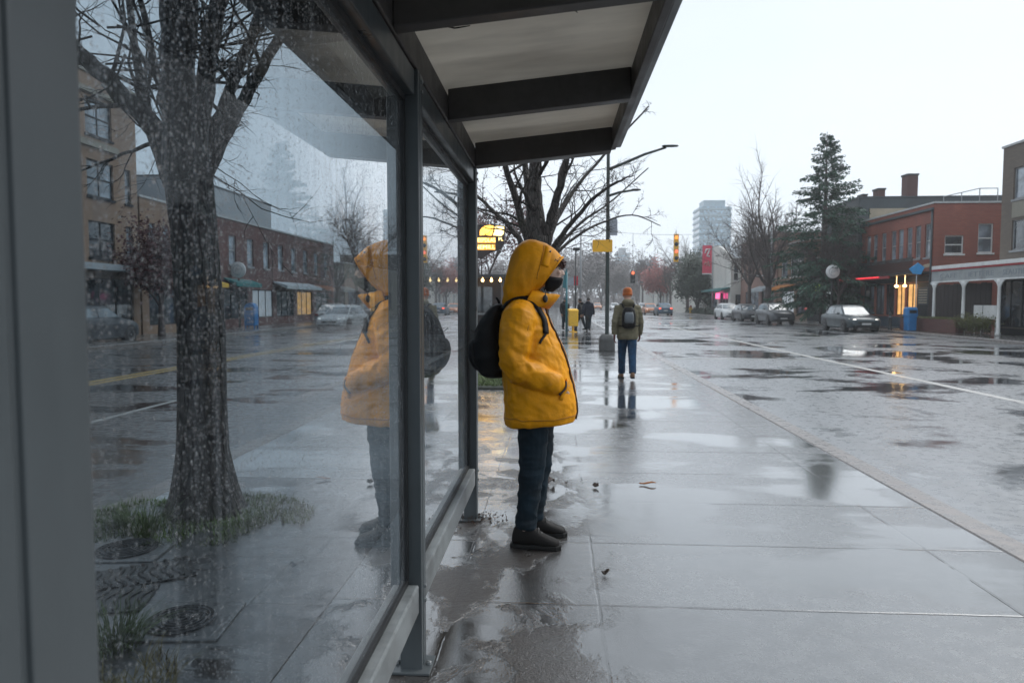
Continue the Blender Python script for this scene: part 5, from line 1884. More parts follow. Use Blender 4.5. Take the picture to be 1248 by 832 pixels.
M['shop_dark'] = plain('dark_shop_paint', (0.009, 0.011, 0.014), 0.5, 0.25, spec=.3)
M['shop_blue'] = plain('dark_blue_shop_paint', (0.02, 0.04, 0.06), 0.4, 0.2)
M['wood_dark'] = plain('dark_brown_boards', (0.018, 0.010, 0.009), 0.6, 0.3, 3, .4, stretch=(6, 6, .4))
M['awning_red'] = cloth('red_awning', (0.30, 0.03, 0.035), 60)
M['awning_orange'] = cloth('orange_awning', (0.62, 0.21, 0.02), 60)
M['awning_teal'] = cloth('teal_awning', (0.02, 0.16, 0.16), 60)
M['awning_green'] = cloth('green_awning', (0.12, 0.32, 0.20), 60)
M['awning_yellow'] = cloth('yellow_awning', (0.62, 0.38, 0.03), 60)
M['awning_pale'] = cloth('pale_awning', (0.45, 0.50, 0.53), 60)
M['lit_warm'] = emit('warm_lit_shop_window', (1.0, 0.52, 0.16), .55, (0.3, 0.2, 0.1))
M['lamp_warm'] = emit('warm_lamp', (1.0, 0.62, 0.24), 7.0)
M['lit_pink'] = emit('pink_lit_sign', (1.0, 0.10, 0.32), 1.2)
M['neon_red'] = emit('red_neon', (1.0, 0.05, 0.07), 1.0, (0.4, 0.03, 0.04))
M['lit_pale'] = emit('pale_lit_shop_window', (0.8, 0.9, 1.0), .22, (0.3, 0.3, 0.3))
M['lit_lime'] = emit('lime_lit_sign', (0.65, 0.9, 0.08), .9, (.4, .5, .1))


def fp(face, plane, u, z, out=0.0):
    if face == 'W': return Vector((plane - out, u, z))
    if face == 'E': return Vector((plane + out, u, z))
    return Vector((u, plane - out, z))


def wall_sheet(mb, face, plane, u0, u1, z0, z1, holes, depth=.16, mi=0):
    us = sorted({u0, u1, *[v for h in holes for v in h[:2] if u0 < v < u1]})
    zs = sorted({z0, z1, *[v for h in holes for v in h[2:4] if z0 < v < z1]})
    for i in range(len(us) - 1):
        for j in range(len(zs) - 1):
            uc, zc = (us[i] + us[i + 1]) / 2, (zs[j] + zs[j + 1]) / 2
            if any(h[0] < uc < h[1] and h[2] < zc < h[3] for h in holes): continue
            mb.quad(fp(face, plane, us[i], zs[j]), fp(face, plane, us[i + 1], zs[j]), fp(face, plane, us[i + 1], zs[j + 1]), fp(face, plane, us[i], zs[j + 1]), mi)
    for a, b_, c, d in holes:
        for (ua, za), (ub, zb) in (((a, c), (b_, c)), ((b_, c), (b_, d)), ((b_, d), (a, d)), ((a, d), (a, c))):
            mb.quad(fp(face, plane, ua, za), fp(face, plane, ub, zb), fp(face, plane, ub, zb, -depth), fp(face, plane, ua, za, -depth), mi)


def fbox(face, plane, u0, u1, z0, z1, o0, o1):
    b = MB()
    b.hexa([fp(face, plane, u0, z0, o0), fp(face, plane, u1, z0, o0), fp(face, plane, u1, z0, o1), fp(face, plane, u0, z0, o1),
            fp(face, plane, u0, z1, o0), fp(face, plane, u1, z1, o0), fp(face, plane, u1, z1, o1), fp(face, plane, u0, z1, o1)])
    return b


def window(par, face, plane, u0, u1, z0, z1, frame='white_paint', glass='wglass', bars=(1, 1), sill=True, t=.06, depth=.12, name='window'):
    """frame with its bars; the pane and the sill are its own pieces"""
    b = MB()
    us = [u0 + (u1 - u0) * i / bars[0] for i in range(bars[0] + 1)]
    zs = [z0 + (z1 - z0) * i / bars[1] for i in range(bars[1] + 1)]
    holes = []
    for i in range(bars[0]):
        for j in range(bars[1]):
            holes.append((us[i] + t * (1 if i == 0 else .5), us[i + 1] - t * (1 if i == bars[0] - 1 else .5), zs[j] + t * (1 if j == 0 else .5), zs[j + 1] - t * (1 if j == bars[1] - 1 else .5)))
    pl = {'W': plane + depth - .05, 'E': plane - depth + .05, 'S': plane + depth - .05}[face]
    wall_sheet(b, face, pl, u0, u1, z0, z1, holes, .045)
    w = b.build(name, M[frame], par, world=True)
    fbox(face, plane, u0 + t * .5, u1 - t * .5, z0 + t * .5, z1 - t * .5, -depth - .02, -depth + .018).build('pane', M[glass], w, world=True)
    if sill:
        fbox(face, plane, u0 - .06, u1 + .06, z0 - .10, z0 - .005, -.10, .06).build('sill', M[frame], w, world=True)
    return w


def block(name, label, face, plane, u0, u1, z1, deep, m, wins=(), roof='roof_dark', frame='white_paint', parapet=.35, cat='building', cop='coping', group=None, side_wins=(), z0=0.0, loc=None):
    """a building: street wall with cut openings, other walls, flat roof behind a parapet. wins: (u0, u1, z0, z1, bars, glass)"""
    s = {'W': 1, 'E': -1}[face]
    bx = plane + s * deep
    e = empty(name, (plane + s * deep / 2, (u0 + u1) / 2, 0), 0, label, cat, group)
    b = MB()
    wall_sheet(b, face, plane, u0, u1, z0, z1, [w[:4] for w in wins])
    xa, xb = sorted((plane, bx))
    wall_sheet(b, 'S', u0, xa, xb, z0, z1, [w[:4] for w in side_wins])
    b.quad((xa, u1, z0), (xb, u1, z0), (xb, u1, z1), (xa, u1, z1))
    b.quad((bx, u0, z0), (bx, u1, z0), (bx, u1, z1), (bx, u0, z1))
    b.build('wall', M[m], e, world=True, fix=False)
    r = MB(); r.box((xa + .01, u0 + .01, z1 - parapet - .1), (xb - .01, u1 - .01, z1 - parapet)); r.build('roof', M[roof], e, world=True)
    if cop:
        r = MB()
        o = [(xa - .06, u0 - .06), (xb + .06, u0 - .06), (xb + .06, u1 + .06), (xa - .06, u1 + .06)]
        i = [(xa + .25, u0 + .25), (xb - .25, u0 + .25), (xb - .25, u1 - .25), (xa + .25, u1 - .25)]
        r.rings([[(x, y, z1 + .002) for x, y in o], [(x, y, z1 + .10) for x, y in o], [(x, y, z1 + .10) for x, y in i], [(x, y, z1 + .002) for x, y in i]], cap=False, closed=True)
        r.build('coping', M[cop], e, world=True)
    for w in wins:
        window(e, face, plane, *w[:4], frame=w[6] if len(w) > 6 else frame, bars=w[4] if len(w) > 4 else (1, 2), glass=w[5] if len(w) > 5 else 'wglass', sill=w[2] > 1.0, name='shop_window' if w[2] < 1.2 else 'window')
    for w in side_wins:
        window(e, 'S', u0, *w[:4], frame=frame, bars=w[4] if len(w) > 4 else (1, 2), glass=w[5] if len(w) > 5 else 'wglass')
    return e


def awning(par, face, plane, u0, u1, z0, z1, out, m, name='awning'):
    b = MB()
    b.hexa([fp(face, plane, u0, z1 - .06, .0), fp(face, plane, u1, z1 - .06, .0), fp(face, plane, u1, z0, out), fp(face, plane, u0, z0, out),
            fp(face, plane, u0, z1, .0), fp(face, plane, u1, z1, .0), fp(face, plane, u1, z0 + .22, out), fp(face, plane, u0, z0 + .22, out)])
    return b.build(name, M[m], par, world=True)


_before = set(bpy.data.objects)
FX = 21.5                         # street front to the right
# --- grey brick block with the white porch
wn = []
for c in (32.25, 28.4, 24.6, 20.8):
    wn += [(c - 1.15, c + 1.15, 6.15, 7.55, (2, 1), 'wglass_pale'), (c - 1.15, c + 1.15, 3.85, 5.2, (2, 1), 'wglass')]
for c in (33.0, 29.6, 26.5):
    wn.append((c - 1.2, c + 1.2, .35, 2.5, (3, 1), 'wglass', 'shop_dark'))
gb = block('brick_building', 'grey brown three storey brick block with paired windows above the white porch', 'W', FX, 14, 34.2, 8.6, 12, 'brick_brown', wn, parapet=.4, cop='coping', frame='grey_paint')
for c in (32.25, 28.4, 24.6, 20.8):
    fbox('W', FX, c - 1.15, c + 1.15, 5.32, 6.03, -.02, .03).build('spandrel', M['panel_beige'], gb, world=True)
fbox('W', FX, 34.0, 26.0, 0.0, .3, -.1, .02).build('shop_base', M['shop_dark'], gb, world=True)
dr = fbox('W', FX, 30.95, 31.75, .02, 2.3, -.05, .03).build('door', M['shop_dark'], gb, world=True)
fbox('W', FX, 31.05, 31.65, .5, 2.1, .02, .04).build('pane', M['wglass_pale'], dr, world=True)
porch = empty('porch', (20.6, 32, 0), 0, 'white timber porch with slim columns and a lettered fascia along the grey brick block', 'porch')
PY0, PY1 = 22.0, 37.6
b = MB(); b.box((20.2, PY0, 3.16), (FX - .01, PY1, 3.34)); b.build('roof', M['white_paint'], porch, world=True, bevel=.01)
b = MB(); b.box((20.18, PY0, 3.07), (20.30, PY1 + .01, 3.157)); b.build('red_trim', M['awning_red'], porch, world=True)
b = MB(); b.box((20.215, PY0, 2.56), (20.275, PY1, 3.068)); fas = b.build('fascia', M['porch_grey'], porch, world=True)
b = MB(); b.box((20.20, PY0, 2.49), (20.29, PY1 + .005, 2.557)); b.build('fascia_strip', M['white_paint'], fas, world=True)
colY = [37.35, 34.75, 32.05, 29.4, 26.8, 24.2]
for y in colY:
    b = MB(); b.lathe([(.11, .0), (.11, .12), (.085, .16), (.072, 1.2), (.068, 2.2), (.085, 2.26), (.085, 2.30), (.10, 2.34), (.10, 2.489)], (20.245, y, 0), 12)
    cl_ = b.build('column', M['white_paint'], porch, True, world=True)
    for s in (-1, 1):
        b = MB(); b.prism([(y + s * .075, 2.16), (y + s * .075, 2.487), (y + s * .42, 2.487), (y + s * .20, 2.36)], 20.22, 20.27, 'X'); b.build('bracket', M['white_paint'], cl_, world=True)
def face_w(x, y, z): return Matrix(((0, 0, -1, x), (-1, 0, 0, y), (0, 1, 0, z), (0, 0, 0, 1)))
M['letter_dark'] = plain('dark_lettering', (0.20, 0.23, 0.25), 0.5, 0.1)
for s_, y, w_ in (('CAFE', 36.05, 1.5), ('IETTERE', 33.4, 1.9), ('SEAUTIBOUI', 30.7, 2.2)):
    place_text('lettering', s_, .34, face_w(20.212, y, 2.79), M['letter_dark'], fas, .006, w_)
# things under and before the porch
f_ = empty('wooden_fence', (FX - .2, 37, 0), 0, 'dark brown board fence closing the gap beside the red brick building', 'fence')
for k in range(14):
    y0 = 34.35 + k * .395
    b = MB(); b.box((FX - .24, y0, .05), (FX - .19, y0 + .375, 2.42 + .03 * math.sin(k * 2.1))); b.build('board', M['wood_dark'], f_, world=True)
b = MB(); b.box((FX - .188, 34.35, .6), (FX - .12, 39.85, .75)); b.build('rail', M['wood_dark'], f_, world=True)
bt = empty('shop_board', (20.75, 33.4, 0), 0, 'low white notice boards standing behind the yellow green hedge', 'notice board')
for k, (y0, y1) in enumerate(((33.0, 34.0), (34.06, 34.72))):
    b = MB(); b.box((20.72, y0, .72), (20.76, y1, 1.35)); b.build('panel', M['white_paint'], bt, world=True)
    for yy in (y0 + .05, y1 - .08):
        b = MB(); b.box((20.725, yy, 0), (20.755, yy + .03, .72)); b.build('leg', M['white_paint'], bt, world=True)
pl_ = empty('planter', (19.9, 36.6, 0), 0, 'long low brown brick planter wall with clipped green top before the porch', 'planter')
b = MB(); b.box((19.7, 34.35, 0), (20.1, 39.7, .66)); b.build('wall', M['brick_dark'], pl_, world=True, bevel=.02)
rng = random.Random(8)
b = MB()
for _ in range(2600):
    leaf_quads(b, Vector((rng.uniform(19.68, 20.12), rng.uniform(34.3, 39.75), .67 + abs(rng.gauss(0, .035)))), 1, .035, rng, .6, .01)
b.build('hedge_top', M['hedge_leaf'], pl_, world=True, fix=False)
hg = empty('hedge', (19.9, 33.2, 0), 0, 'rounded yellow green hedge bush beside the brick planter', 'hedge')
b = MB(); lf = MB()
for k in range(26):
    x, y = rng.uniform(19.7, 20.2), rng.uniform(32.45, 34.2)
    b.tube([(x, y, 0), (x + rng.gauss(0, .05), y + rng.gauss(0, .05), .5), (x + rng.gauss(0, .12), y + rng.gauss(0, .12), .85)], [.012, .009, .003], 4)
    leaf_quads(lf, Vector((x, y, .55)), 150, .035, rng, .6, .17)
b.build('stem', M['bark_far'], hg, world=True)
lf.build('leaves', M['hedge_leaf'], hg, world=True, fix=False)
# white scooter-like stand by the door
st = empty('folding_sign', (20.9, 30.6, 0), 0, 'white folding sign standing beside the porch door', 'sign')
for sx, nm in ((-.16, 0), (.16, 1)):
    b = MB(); b.hexa([(20.9 + sx - .02, 30.3, 0), (20.9 + sx + .02, 30.3, 0), (20.9 + sx + .02, 30.9, 0), (20.9 + sx - .02, 30.9, 0), (20.9 - .02 + sx * .1, 30.3, 1.15), (20.9 + .02 + sx * .1, 30.3, 1.15), (20.9 + .02 + sx * .1, 30.9, 1.15), (20.9 - .02 + sx * .1, 30.9, 1.15)])
    b.build('panel', M['white_paint'], st, world=True)

# --- red brick block with the balcony
wn = []
for px in (1057.5, 1065.5, 1075.5, 1087, 1095.5, 1105.5, 1115.5, 1127):
    c = FX * F_PX / (px - 677)
    wn.append((c - .32, c + .32, 4.0, 5.85, (1, 2), 'wglass_pale', 'grey_paint'))
shop = [(48.6, 47.0, .7, 2.6), (46.8, 45.6, .7, 2.6), (45.4, 44.3, .7, 2.6), (44.1, 43.0, .7, 2.6), (42.8, 41.6, .7, 2.6)]
for i, (b0, a0, z0, z1) in enumerate(shop):
    wn.append((a0, b0, z0, z1, (2, 1), 'lit_warm' if i >= 3 else ('wglass_pale' if i < 2 else 'wglass'), 'shop_dark'))
rb = block('brick_building', 'two storey red brick corner building with iron balcony and warm lit shopfront', 'W', FX, 40, 49.2, 6.9, 11, 'brick_red', wn, side_wins=[(22.1, 23.1, 4.15, 5.15, (1, 2), 'wglass'), (23.85, 24.65, 4.2, 5.8, (1, 2), 'wglass_pale')], frame='white_paint')
fbox('W', FX, 40.3, 49.0, 0, .62, -.05, .05).build('shop_base', M['shop_blue'], rb, world=True)
fbox('W', FX, 40.2, 49.1, 2.66, 3.0, -.05, .06).build('shop_lintel', M['shop_dark'], rb, world=True)
fbox('W', FX, 40.0, 41.5, .02, 2.6, -.04, .035).build('shop_panel', M['shop_dark'], rb, world=True)
mb_ = fbox('W', FX, 40.25, 41.35, 1.35, 2.35, .037, .07).build('menu_board', M['panel_dark'], rb, world=True)
for k in range(6):
    fbox('W', FX, 40.35, 41.25, 1.45 + k * .14, 1.50 + k * .14, .068, .08).build('menu_line', M['panel_cream'], mb_, world=True)
for y_, x_ in ((40.12, FX - .06), (49.05, FX - .06)):
    b = MB(); b.tube([(x_, y_, .05), (x_, y_, 6.7)], .055, 8); b.build('downpipe', M['panel_dark'], rb, True, world=True)
b = MB(); b.box((FX - .14, 40.02, 6.55), (FX - .02, 49.15, 6.68)); b.build('gutter', M['panel_dark'], rb, world=True)
bal = fbox('W', FX, 40.3, 50.2, 3.06, 3.20, .0, .95).build('balcony', M['black_metal'], rb, world=True)
b = MB()
for y in [40.35 + .11 * k for k in range(90)]:
    b.box((FX - .93, y, 3.20), (FX - .905, y + .025, 3.93))
b.box((FX - .95, 40.3, 3.93), (FX - .89, 50.2, 3.99))
b.box((FX - .94, 40.3, 3.28), (FX - .90, 50.2, 3.32))
b.build('railing', M['black_metal'], bal, world=True)
b = MB(); b.tube([(FX - 1.0, 44.2, 3.02), (FX - 1.0, 50.4, 3.02)], .035, 8); b.build('neon_strip', M['neon_red'], rb, world=True)
b = MB(); b.box((FX - .96, 43, 2.9), (FX - .9, 50.3, 3.055)); b.build('canopy_edge', M['awning_red'], rb, world=True)
for y in (42.3, 43.3):
    b = MB(); b.ell((FX - .35, y, 2.45), (.11, .11, .08), 10, 8); b.tube([(FX - .35, y, 2.55), (FX - .35, y, 3.05)], .01, 5); b.build('pendant_lamp', M['lamp_warm'], rb, world=True)
# --- dark block behind
db = block('dark_building', 'dark slate clad block rising behind the red brick building, two chimneys', 'W', FX + .4, 50.6, 57.5, 8.75, 16, 'panel_dark', [], side_wins=[(23.2, 24.6, 5.6, 7.0, (2, 1), 'wglass')], cop='panel_dark')
b = MB(); b.box((22.6, 50.5, 7.15), (27.5, 50.58, 8.0)); b.build('cream_panel', M['panel_cream'], db, world=True)
for px, z0, z1, w in ((1082, 8.4, 9.6, .5), (1119, 8.4, 10.6, .75), (1062, 8.4, 9.2, .3)):
    x = ax(px, 52)
    b = MB(); b.box((x - w / 2, 51.8, z0), (x + w / 2, 52.6, z1)); ch = b.build('chimney', M['brick_dark'], db, world=True)
    b = MB(); b.box((x - w / 2 - .05, 51.75, z1 - .12), (x + w / 2 + .05, 52.65, z1 + .003)); b.build('chimney_cap', M['roof_dark'], ch, world=True)
rail = empty('roof_railing', (28, 49, 6.5), 0, 'thin metal railing on the flat roof of the red brick building', 'railing')
for x0, x1, y in ((25.4, 28.7, 46.5),):
    b = MB()
    for k in range(4):
        x = x0 + (x1 - x0) * k / 3
        b.tube([(x, y, 6.5), (x, y, 8.2 + .25 * min(k, 2))], .03, 5)
        if k: b.tube([(px_, y, pz_), (x, y, 8.2 + .25 * min(k, 2))], .03, 5)
        px_, pz_ = x, 8.2 + .25 * min(k, 2)
    b.build('rail', M['grey_paint'], rail, world=True)
# --- shops beyond the fir
os_ = block('shop_building', 'tan shop with an orange awning beyond the fir tree', 'W', FX, 58.5, 66.8, 6.6, 10, 'brick_tan', [(59.2, 61.8, .5, 2.5, (2, 1), 'wglass', 'shop_dark'), (62.4, 65.8, .5, 2.5, (3, 1), 'lit_pale', 'shop_dark'), (60, 63.5, 3.7, 5.4, (2, 1), 'wglass'), (64.2, 66, 3.7, 5.4, (1, 1), 'wglass_pale')])
awning(os_, 'W', FX, 62.3, 66.6, 2.55, 3.05, .9, 'awning_orange')
gs = block('shop_building', 'low dark shop with green awning and lime lit sign behind the fir trunk', 'W', FX, 50.8 + 7.0, 58.4, 5.0, 9, 'panel_dark', [(57.9, 58.3, .5, 2.4, (1, 1), 'lit_pale', 'shop_dark')])
sh2 = block('shop_building', 'narrow dark shop with a teal green awning hidden behind the fir boughs', 'W', FX - .6, 52.0, 57.4, 4.2, 1.0 + .3, 'shop_dark', [(52.4, 54.4, .5, 2.3, (2, 1), 'lit_pale', 'shop_dark'), (54.8, 57, .5, 2.3, (2, 1), 'wglass', 'shop_dark')], cop=None)
awning(sh2, 'W', FX - .6, 52.2, 57.2, 2.5, 3.0, .8, 'awning_green')
fbox('W', FX - .6, 52.3, 53.2, 2.32, 2.75, .82, .9).build('lit_sign', M['lit_lime'], sh2, world=True)
pb = block('brick_building', 'faded pink brick building standing behind the two tall bare trees', 'W', FX, 67.2, 80, 8.0, 11, 'brick_pink', [(c - .5, c + .5, 4.2, 6.0, (1, 2), 'wglass') for c in (69, 71.4, 73.8, 76.2, 78.6)] + [(68, 72, .5, 2.6, (3, 1), 'wglass', 'shop_dark'), (73, 78, .5, 2.6, (3, 1), 'wglass_pale', 'shop_dark')])
awning(pb, 'W', FX, 68, 73, 2.5, 3.1, 1.1, 'awning_pale')
wb = block('white_building', 'white building with curved gable and a teal awning down the street', 'W', FX - 1.0, 80.4, 99, 6.4, 12, 'panel_white', [(c - .35, c + .35, 3.9, 5.6, (1, 2), 'wglass', 'grey_paint') for c in (92.5, 94.2, 95.9, 97.6)] + [(81.5, 86, .4, 2.6, (3, 1), 'wglass', 'grey_paint'), (87, 92, .4, 2.6, (3, 1), 'wglass_pale', 'grey_paint')], cop=None, side_wins=[(20.8, 21.35, 3.9, 5.7), (21.7, 22.25, 3.9, 5.7), (22.6, 23.15, 3.9, 5.7), (21.0, 22.6, .6, 2.4, (2, 1))])
awning(wb, 'W', FX - 1.0, 80.6, 98.8, 2.75, 3.2, 1.0, 'awning_teal')
b = MB()
arc = [(80.42, 6.39)] + [(80.42 + 18.56 * i / 14, 6.4 + 2.1 * math.sin(PI * (i / 14)) ** .9) for i in range(15)] + [(98.98, 6.39)]
b.prism(arc, FX - 1.0, FX - .7, 'X'); b.build('gable', M['panel_white'], wb, world=True)
b = MB()
b.rings([[(FX - .69, y, z - .15) for y, z in arc], [(FX + 10.9, y, z - .15) for y, z in arc]]); b.build('barrel_roof', M['roof_grey'], wb, world=True)
fbox('W', FX - 1.0, 84.2, 86.0, 1.9, 2.6, .30, .42).build('lit_sign', M['lit_pink'], wb, world=True)
hb = block('shop_building', 'long low pale hall with a grey sloping roof beyond the evergreen trees', 'W', FX - 1, 122, 165, 6.0, 14, 'panel_white', [(c - 1.2, c + 1.2, .6, 3, (2, 1), 'wglass', 'grey_paint') for c in (125, 130, 136, 143)], cop=None)
b = MB(); b.hexa([(FX - 1.6, 121.5, 6.0), (FX + 14, 121.5, 10.6), (FX + 14, 165.5, 10.6), (FX - 1.6, 165.5, 6.0), (FX - 1.6, 121.5, 6.35), (FX + 14, 121.5, 10.95), (FX + 14, 165.5, 10.95), (FX - 1.6, 165.5, 6.35)]); b.build('sloping_roof', M['roof_grey'], hb, world=True)


for _o in set(bpy.data.objects) - _before:      # the whole row stands this much nearer the road
    if _o.parent is None: _o.location.x -= 0.75


def tower(name, label, px0, px1, ytop, Y, col, floors, n):
    x0, x1 = ax(px0, Y), ax(px1, Y)
    zt = az((px0 + px1) / 2, ytop, Y)
    e = empty(name, ((x0 + x1) / 2, Y, 0), 0, label, 'tower')
    b = MB(); b.box((x0, Y, 0), (x1, Y + (x1 - x0), zt)); b.build('core', M['tower_glass'], e, world=True)
    for k in range(floors):
        z = zt * (k + .5) / floors
        b = MB(); b.box((x0 - .3, Y - .3, z), (x1 + .3, Y + (x1 - x0) + .3, z + zt / floors * .34)); b.build('floor_band', M[col], e, world=True)
    b = MB(); b.box((x0 + 2, Y + 2, zt), (x1 - 2, Y + (x1 - x0) - 2, zt + 3)); b.build('plant_room', M[col], e, world=True)
    return e


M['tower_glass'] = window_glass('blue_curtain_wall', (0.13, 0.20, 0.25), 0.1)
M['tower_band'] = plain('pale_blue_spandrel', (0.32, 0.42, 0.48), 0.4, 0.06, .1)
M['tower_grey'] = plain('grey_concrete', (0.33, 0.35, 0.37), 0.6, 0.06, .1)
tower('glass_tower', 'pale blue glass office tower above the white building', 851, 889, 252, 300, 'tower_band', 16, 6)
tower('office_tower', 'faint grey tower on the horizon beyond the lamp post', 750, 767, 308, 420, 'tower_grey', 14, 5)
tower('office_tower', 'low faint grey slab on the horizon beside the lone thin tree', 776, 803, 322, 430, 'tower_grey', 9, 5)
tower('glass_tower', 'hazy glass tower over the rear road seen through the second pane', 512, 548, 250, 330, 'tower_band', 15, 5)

# ------------------------------------------------------------------ across the rear road
BX = -19.0
wn = []
for c in (28.35, 25.0, 21.6, 18.2):
    for z in (8.35, 5.85, 3.35):
        wn.append((c - .85, c + .85, z, z + 1.5, (2, 2), 'wglass_pale' if z > 5 else 'wglass', 'shop_dark'))
for z in (5.85, 3.35): wn.append((30.0, 30.45, z, z + 1.5, (1, 2), 'wglass_pale', 'shop_dark'))
wn += [(27.0, 30.4, .4, 2.5, (3, 1), 'wglass', 'shop_dark'), (22.5, 26.2, .4, 2.5, (3, 1), 'wglass', 'shop_dark')]
bb = block('brick_building', 'brown brick three storey block with square windows across the rear road', 'E', BX, 12, 30.9, 10.8, 12, 'brick_tan', wn, frame='shop_dark', cop='panel_beige')
fbox('E', BX, 12, 31.0, 2.8, 3.05, 0, .9).build('shop_canopy', M['roof_grey'], bb, world=True)
fbox('E', BX, 12.0, 30.9, 10.0, 10.2, .0, .12).build('cornice', M['panel_beige'], bb, world=True)
fbox('E', BX, 23.5, 29.5, 7.85, 8.1, 0, .10).build('string_course', M['panel_beige'], bb, world=True)
wn = [(c - .25, c + .25, 3.6, 5.2, (1, 2), 'wglass_pale', 'grey_paint') for c in (32.0, 33.2, 34.4, 35.6)] + [(31.6, 34, .4, 2.3, (2, 1), 'wglass', 'shop_dark'), (34.4, 37.6, .4, 2.3, (3, 1), 'lit_pale', 'shop_dark')]
lb = block('brick_building', 'two storey tan brick shop with slim windows beside the brown block', 'E', BX, 31.05, 38.2, 6.3, 10, 'brick_tan', wn)
awning(lb, 'E', BX, 34.6, 38.0, 2.3, 2.75, .8, 'awning_yellow')
block('grey_building', 'plain grey block set back behind the tan brick shop', 'E', BX - 11, 33, 44, 11.4, 12, 'tower_grey', [(c - .6, c + .6, 7.5, 9.2, (1, 1), 'wglass') for c in (35, 38, 41)], cop=None)
wn = [(c - .45, c + .45, 3.7, 5.4, (1, 2), 'wglass_pale', 'grey_paint') for c in (40.2, 42.6, 45.0, 47.4, 49.8, 52.2, 54.6, 57)] + [(a, a + 3.2, .5, 2.3, (3, 1), g, 'shop_dark') for a, g in ((39, 'wglass'), (42.8, 'lit_pale'), (46.6, 'wglass'), (50.4, 'lit_warm'), (54.4, 'wglass'))]
lr = block('brick_building', 'long dark red brick row of shops across the rear road', 'E', BX, 38.4, 59, 6.3, 11, 'brick_dark', wn)
awning(lr, 'E', BX, 46, 53, 2.4, 2.9, 1.0, 'awning_pale')
awning(lr, 'E', BX, 39, 42.4, 2.4, 2.9, .8, 'awning_teal')
block('dark_building', 'dark slate block standing behind the red brick row of shops', 'E', BX - 5, 44, 58, 9.6, 12, 'tower_grey', [], cop='panel_dark')  # dark block, its wall colour lightened to grey to stand in for haze
block('shop_building', 'low pale shops farther along the rear road', 'E', BX, 62, 92, 5.0, 10, 'panel_beige', [(a, a + 4, .5, 2.6, (3, 1), g, 'shop_dark') for a, g in ((63, 'wglass'), (69, 'lit_warm'), (76, 'wglass'), (83, 'lit_pale'))])
block('brick_building', 'far brown brick block at the end of the rear road', 'E', BX + 1, 96, 140, 8.0, 12, 'brick_brown', [(c - .8, c + .8, 3.8, 5.6, (1, 2), 'wglass') for c in (100, 106, 112, 118, 124, 130)])
# ------------------------------------------------------------------ street furniture
M['sign_yellow'] = plain('yellow_sign_enamel', (0.78, 0.40, 0.015), 0.4, 0.05, 2)
M['sign_grey'] = plain('back_of_grey_sign', (0.30, 0.32, 0.36), 0.4, 0.1, 3)
M['teal_paint'] = plain('teal_paint', (0.015, 0.14, 0.17), 0.4, 0.1)
M['banner_pink'] = cloth('pink_red_banner', (0.62, 0.07, 0.12), 200, 0.7)
M['banner_red'] = cloth('red_banner', (0.55, 0.03, 0.06), 200, 0.7)
M['bin_blue'] = plain('blue_plastic', (0.02, 0.17, 0.42), 0.4, 0.12, 3)
M['box_yellow'] = plain('yellow_painted_steel', (0.80, 0.46, 0.02), 0.35, 0.08, 3)
M['hyd'] = plain('yellow_hydrant_paint', (0.62, 0.36, 0.02), 0.4, 0.12)
M['conc'] = plain('grey_pitted_concrete', (0.075, 0.076, 0.075), 0.7, 0.15, 4, .4)
M['neon'] = emit('yellow_neon', (1.0, 0.48, 0.06), 2.4, (0.5, 0.4, 0.1))
M['neon_pale'] = emit('pale_yellow_neon', (1.0, 0.72, 0.26), 2.8, (0.5, 0.4, 0.1))
M['neon_dim'] = emit('dim_amber_panel', (1.0, 0.42, 0.05), .75, (0.4, 0.25, 0.05))
M['neon_box'] = plain('dark_sign_box', (0.022, 0.012, 0.012), 0.4, 0.2)
M['amber'] = emit('amber_signal', (1.0, 0.32, 0.04), 1.1, (0.5, 0.2, 0.05))
M['red_sig'] = emit('red_signal', (1.0, 0.22, 0.10), .8, (0.5, 0.1, 0.05))
M['lens_off'] = plain('dark_signal_lens', (0.02, 0.03, 0.03), 0.2, 0.1)
M['disc_white'] = plain('white_sign_disc', (0.72, 0.73, 0.73), 0.4, 0.06, 3)
M['sign_blue'] = plain('light_blue_sign', (0.06, 0.34, 0.70), 0.4, 0.08, 3)


def face_s(x, y, z): return Matrix(((1, 0, 0, x), (0, 0, -1, y), (0, 1, 0, z), (0, 0, 0, 1)))


# the dark lamp post with its signs
LY = 21.8
LX = ax(740, LY)
lp = empty('lamp_post', (LX, LY, 0), 0, 'tall dark green lamp post with a stone base and two arms in the wet sidewalk', 'lamp post')
b = MB(); b.lathe([(.20, 0), (.20, .05), (.165, .09), (.075, .40), (.062, .55), (.058, 3.5), (.05, 6.2), (.045, 6.9), (.001, 6.95)], n=16); b.build('pole', M['green_metal'], lp, True)
b = MB()
rr = []
for z, h in ((0, .245), (.34, .245), (.40, .23), (.47, .19), (.50, .15)):
    rr.append(sup(0, 0, z, h, h, 24, 5))
b.rings(rr); b.build('base', M['conc'], lp, False, bevel=.01)
arm1 = [(0, 0, 5.55), (.5, 0, 5.75), (1.1, .0, 6.0), (1.75, .0, 6.20)]
b = MB(); b.tube(arm1, [.05, .045, .04, .034], 8); a_ = b.build('arm', M['green_metal'], lp, True)
b = MB(); b.rings([[Vector((1.62 + x, y * .11 * w, 6.24 + z * .035 * w + .03 * 0)) for y, z in [(math.cos(2 * PI * j / 12), math.sin(2 * PI * j / 12)) for j in range(12)]] for x, w in ((0, .4), (.06, .9), (.30, 1.0), (.46, .8), (.50, .3))]); b.build('lamp_head', M['green_metal'], a_, True)
b = MB(); b.tube([(0, 0, 4.75), (.35, 0, 4.86), (.75, 0, 4.92)], [.042, .038, .034], 8); a_ = b.build('arm', M['green_metal'], lp, True)
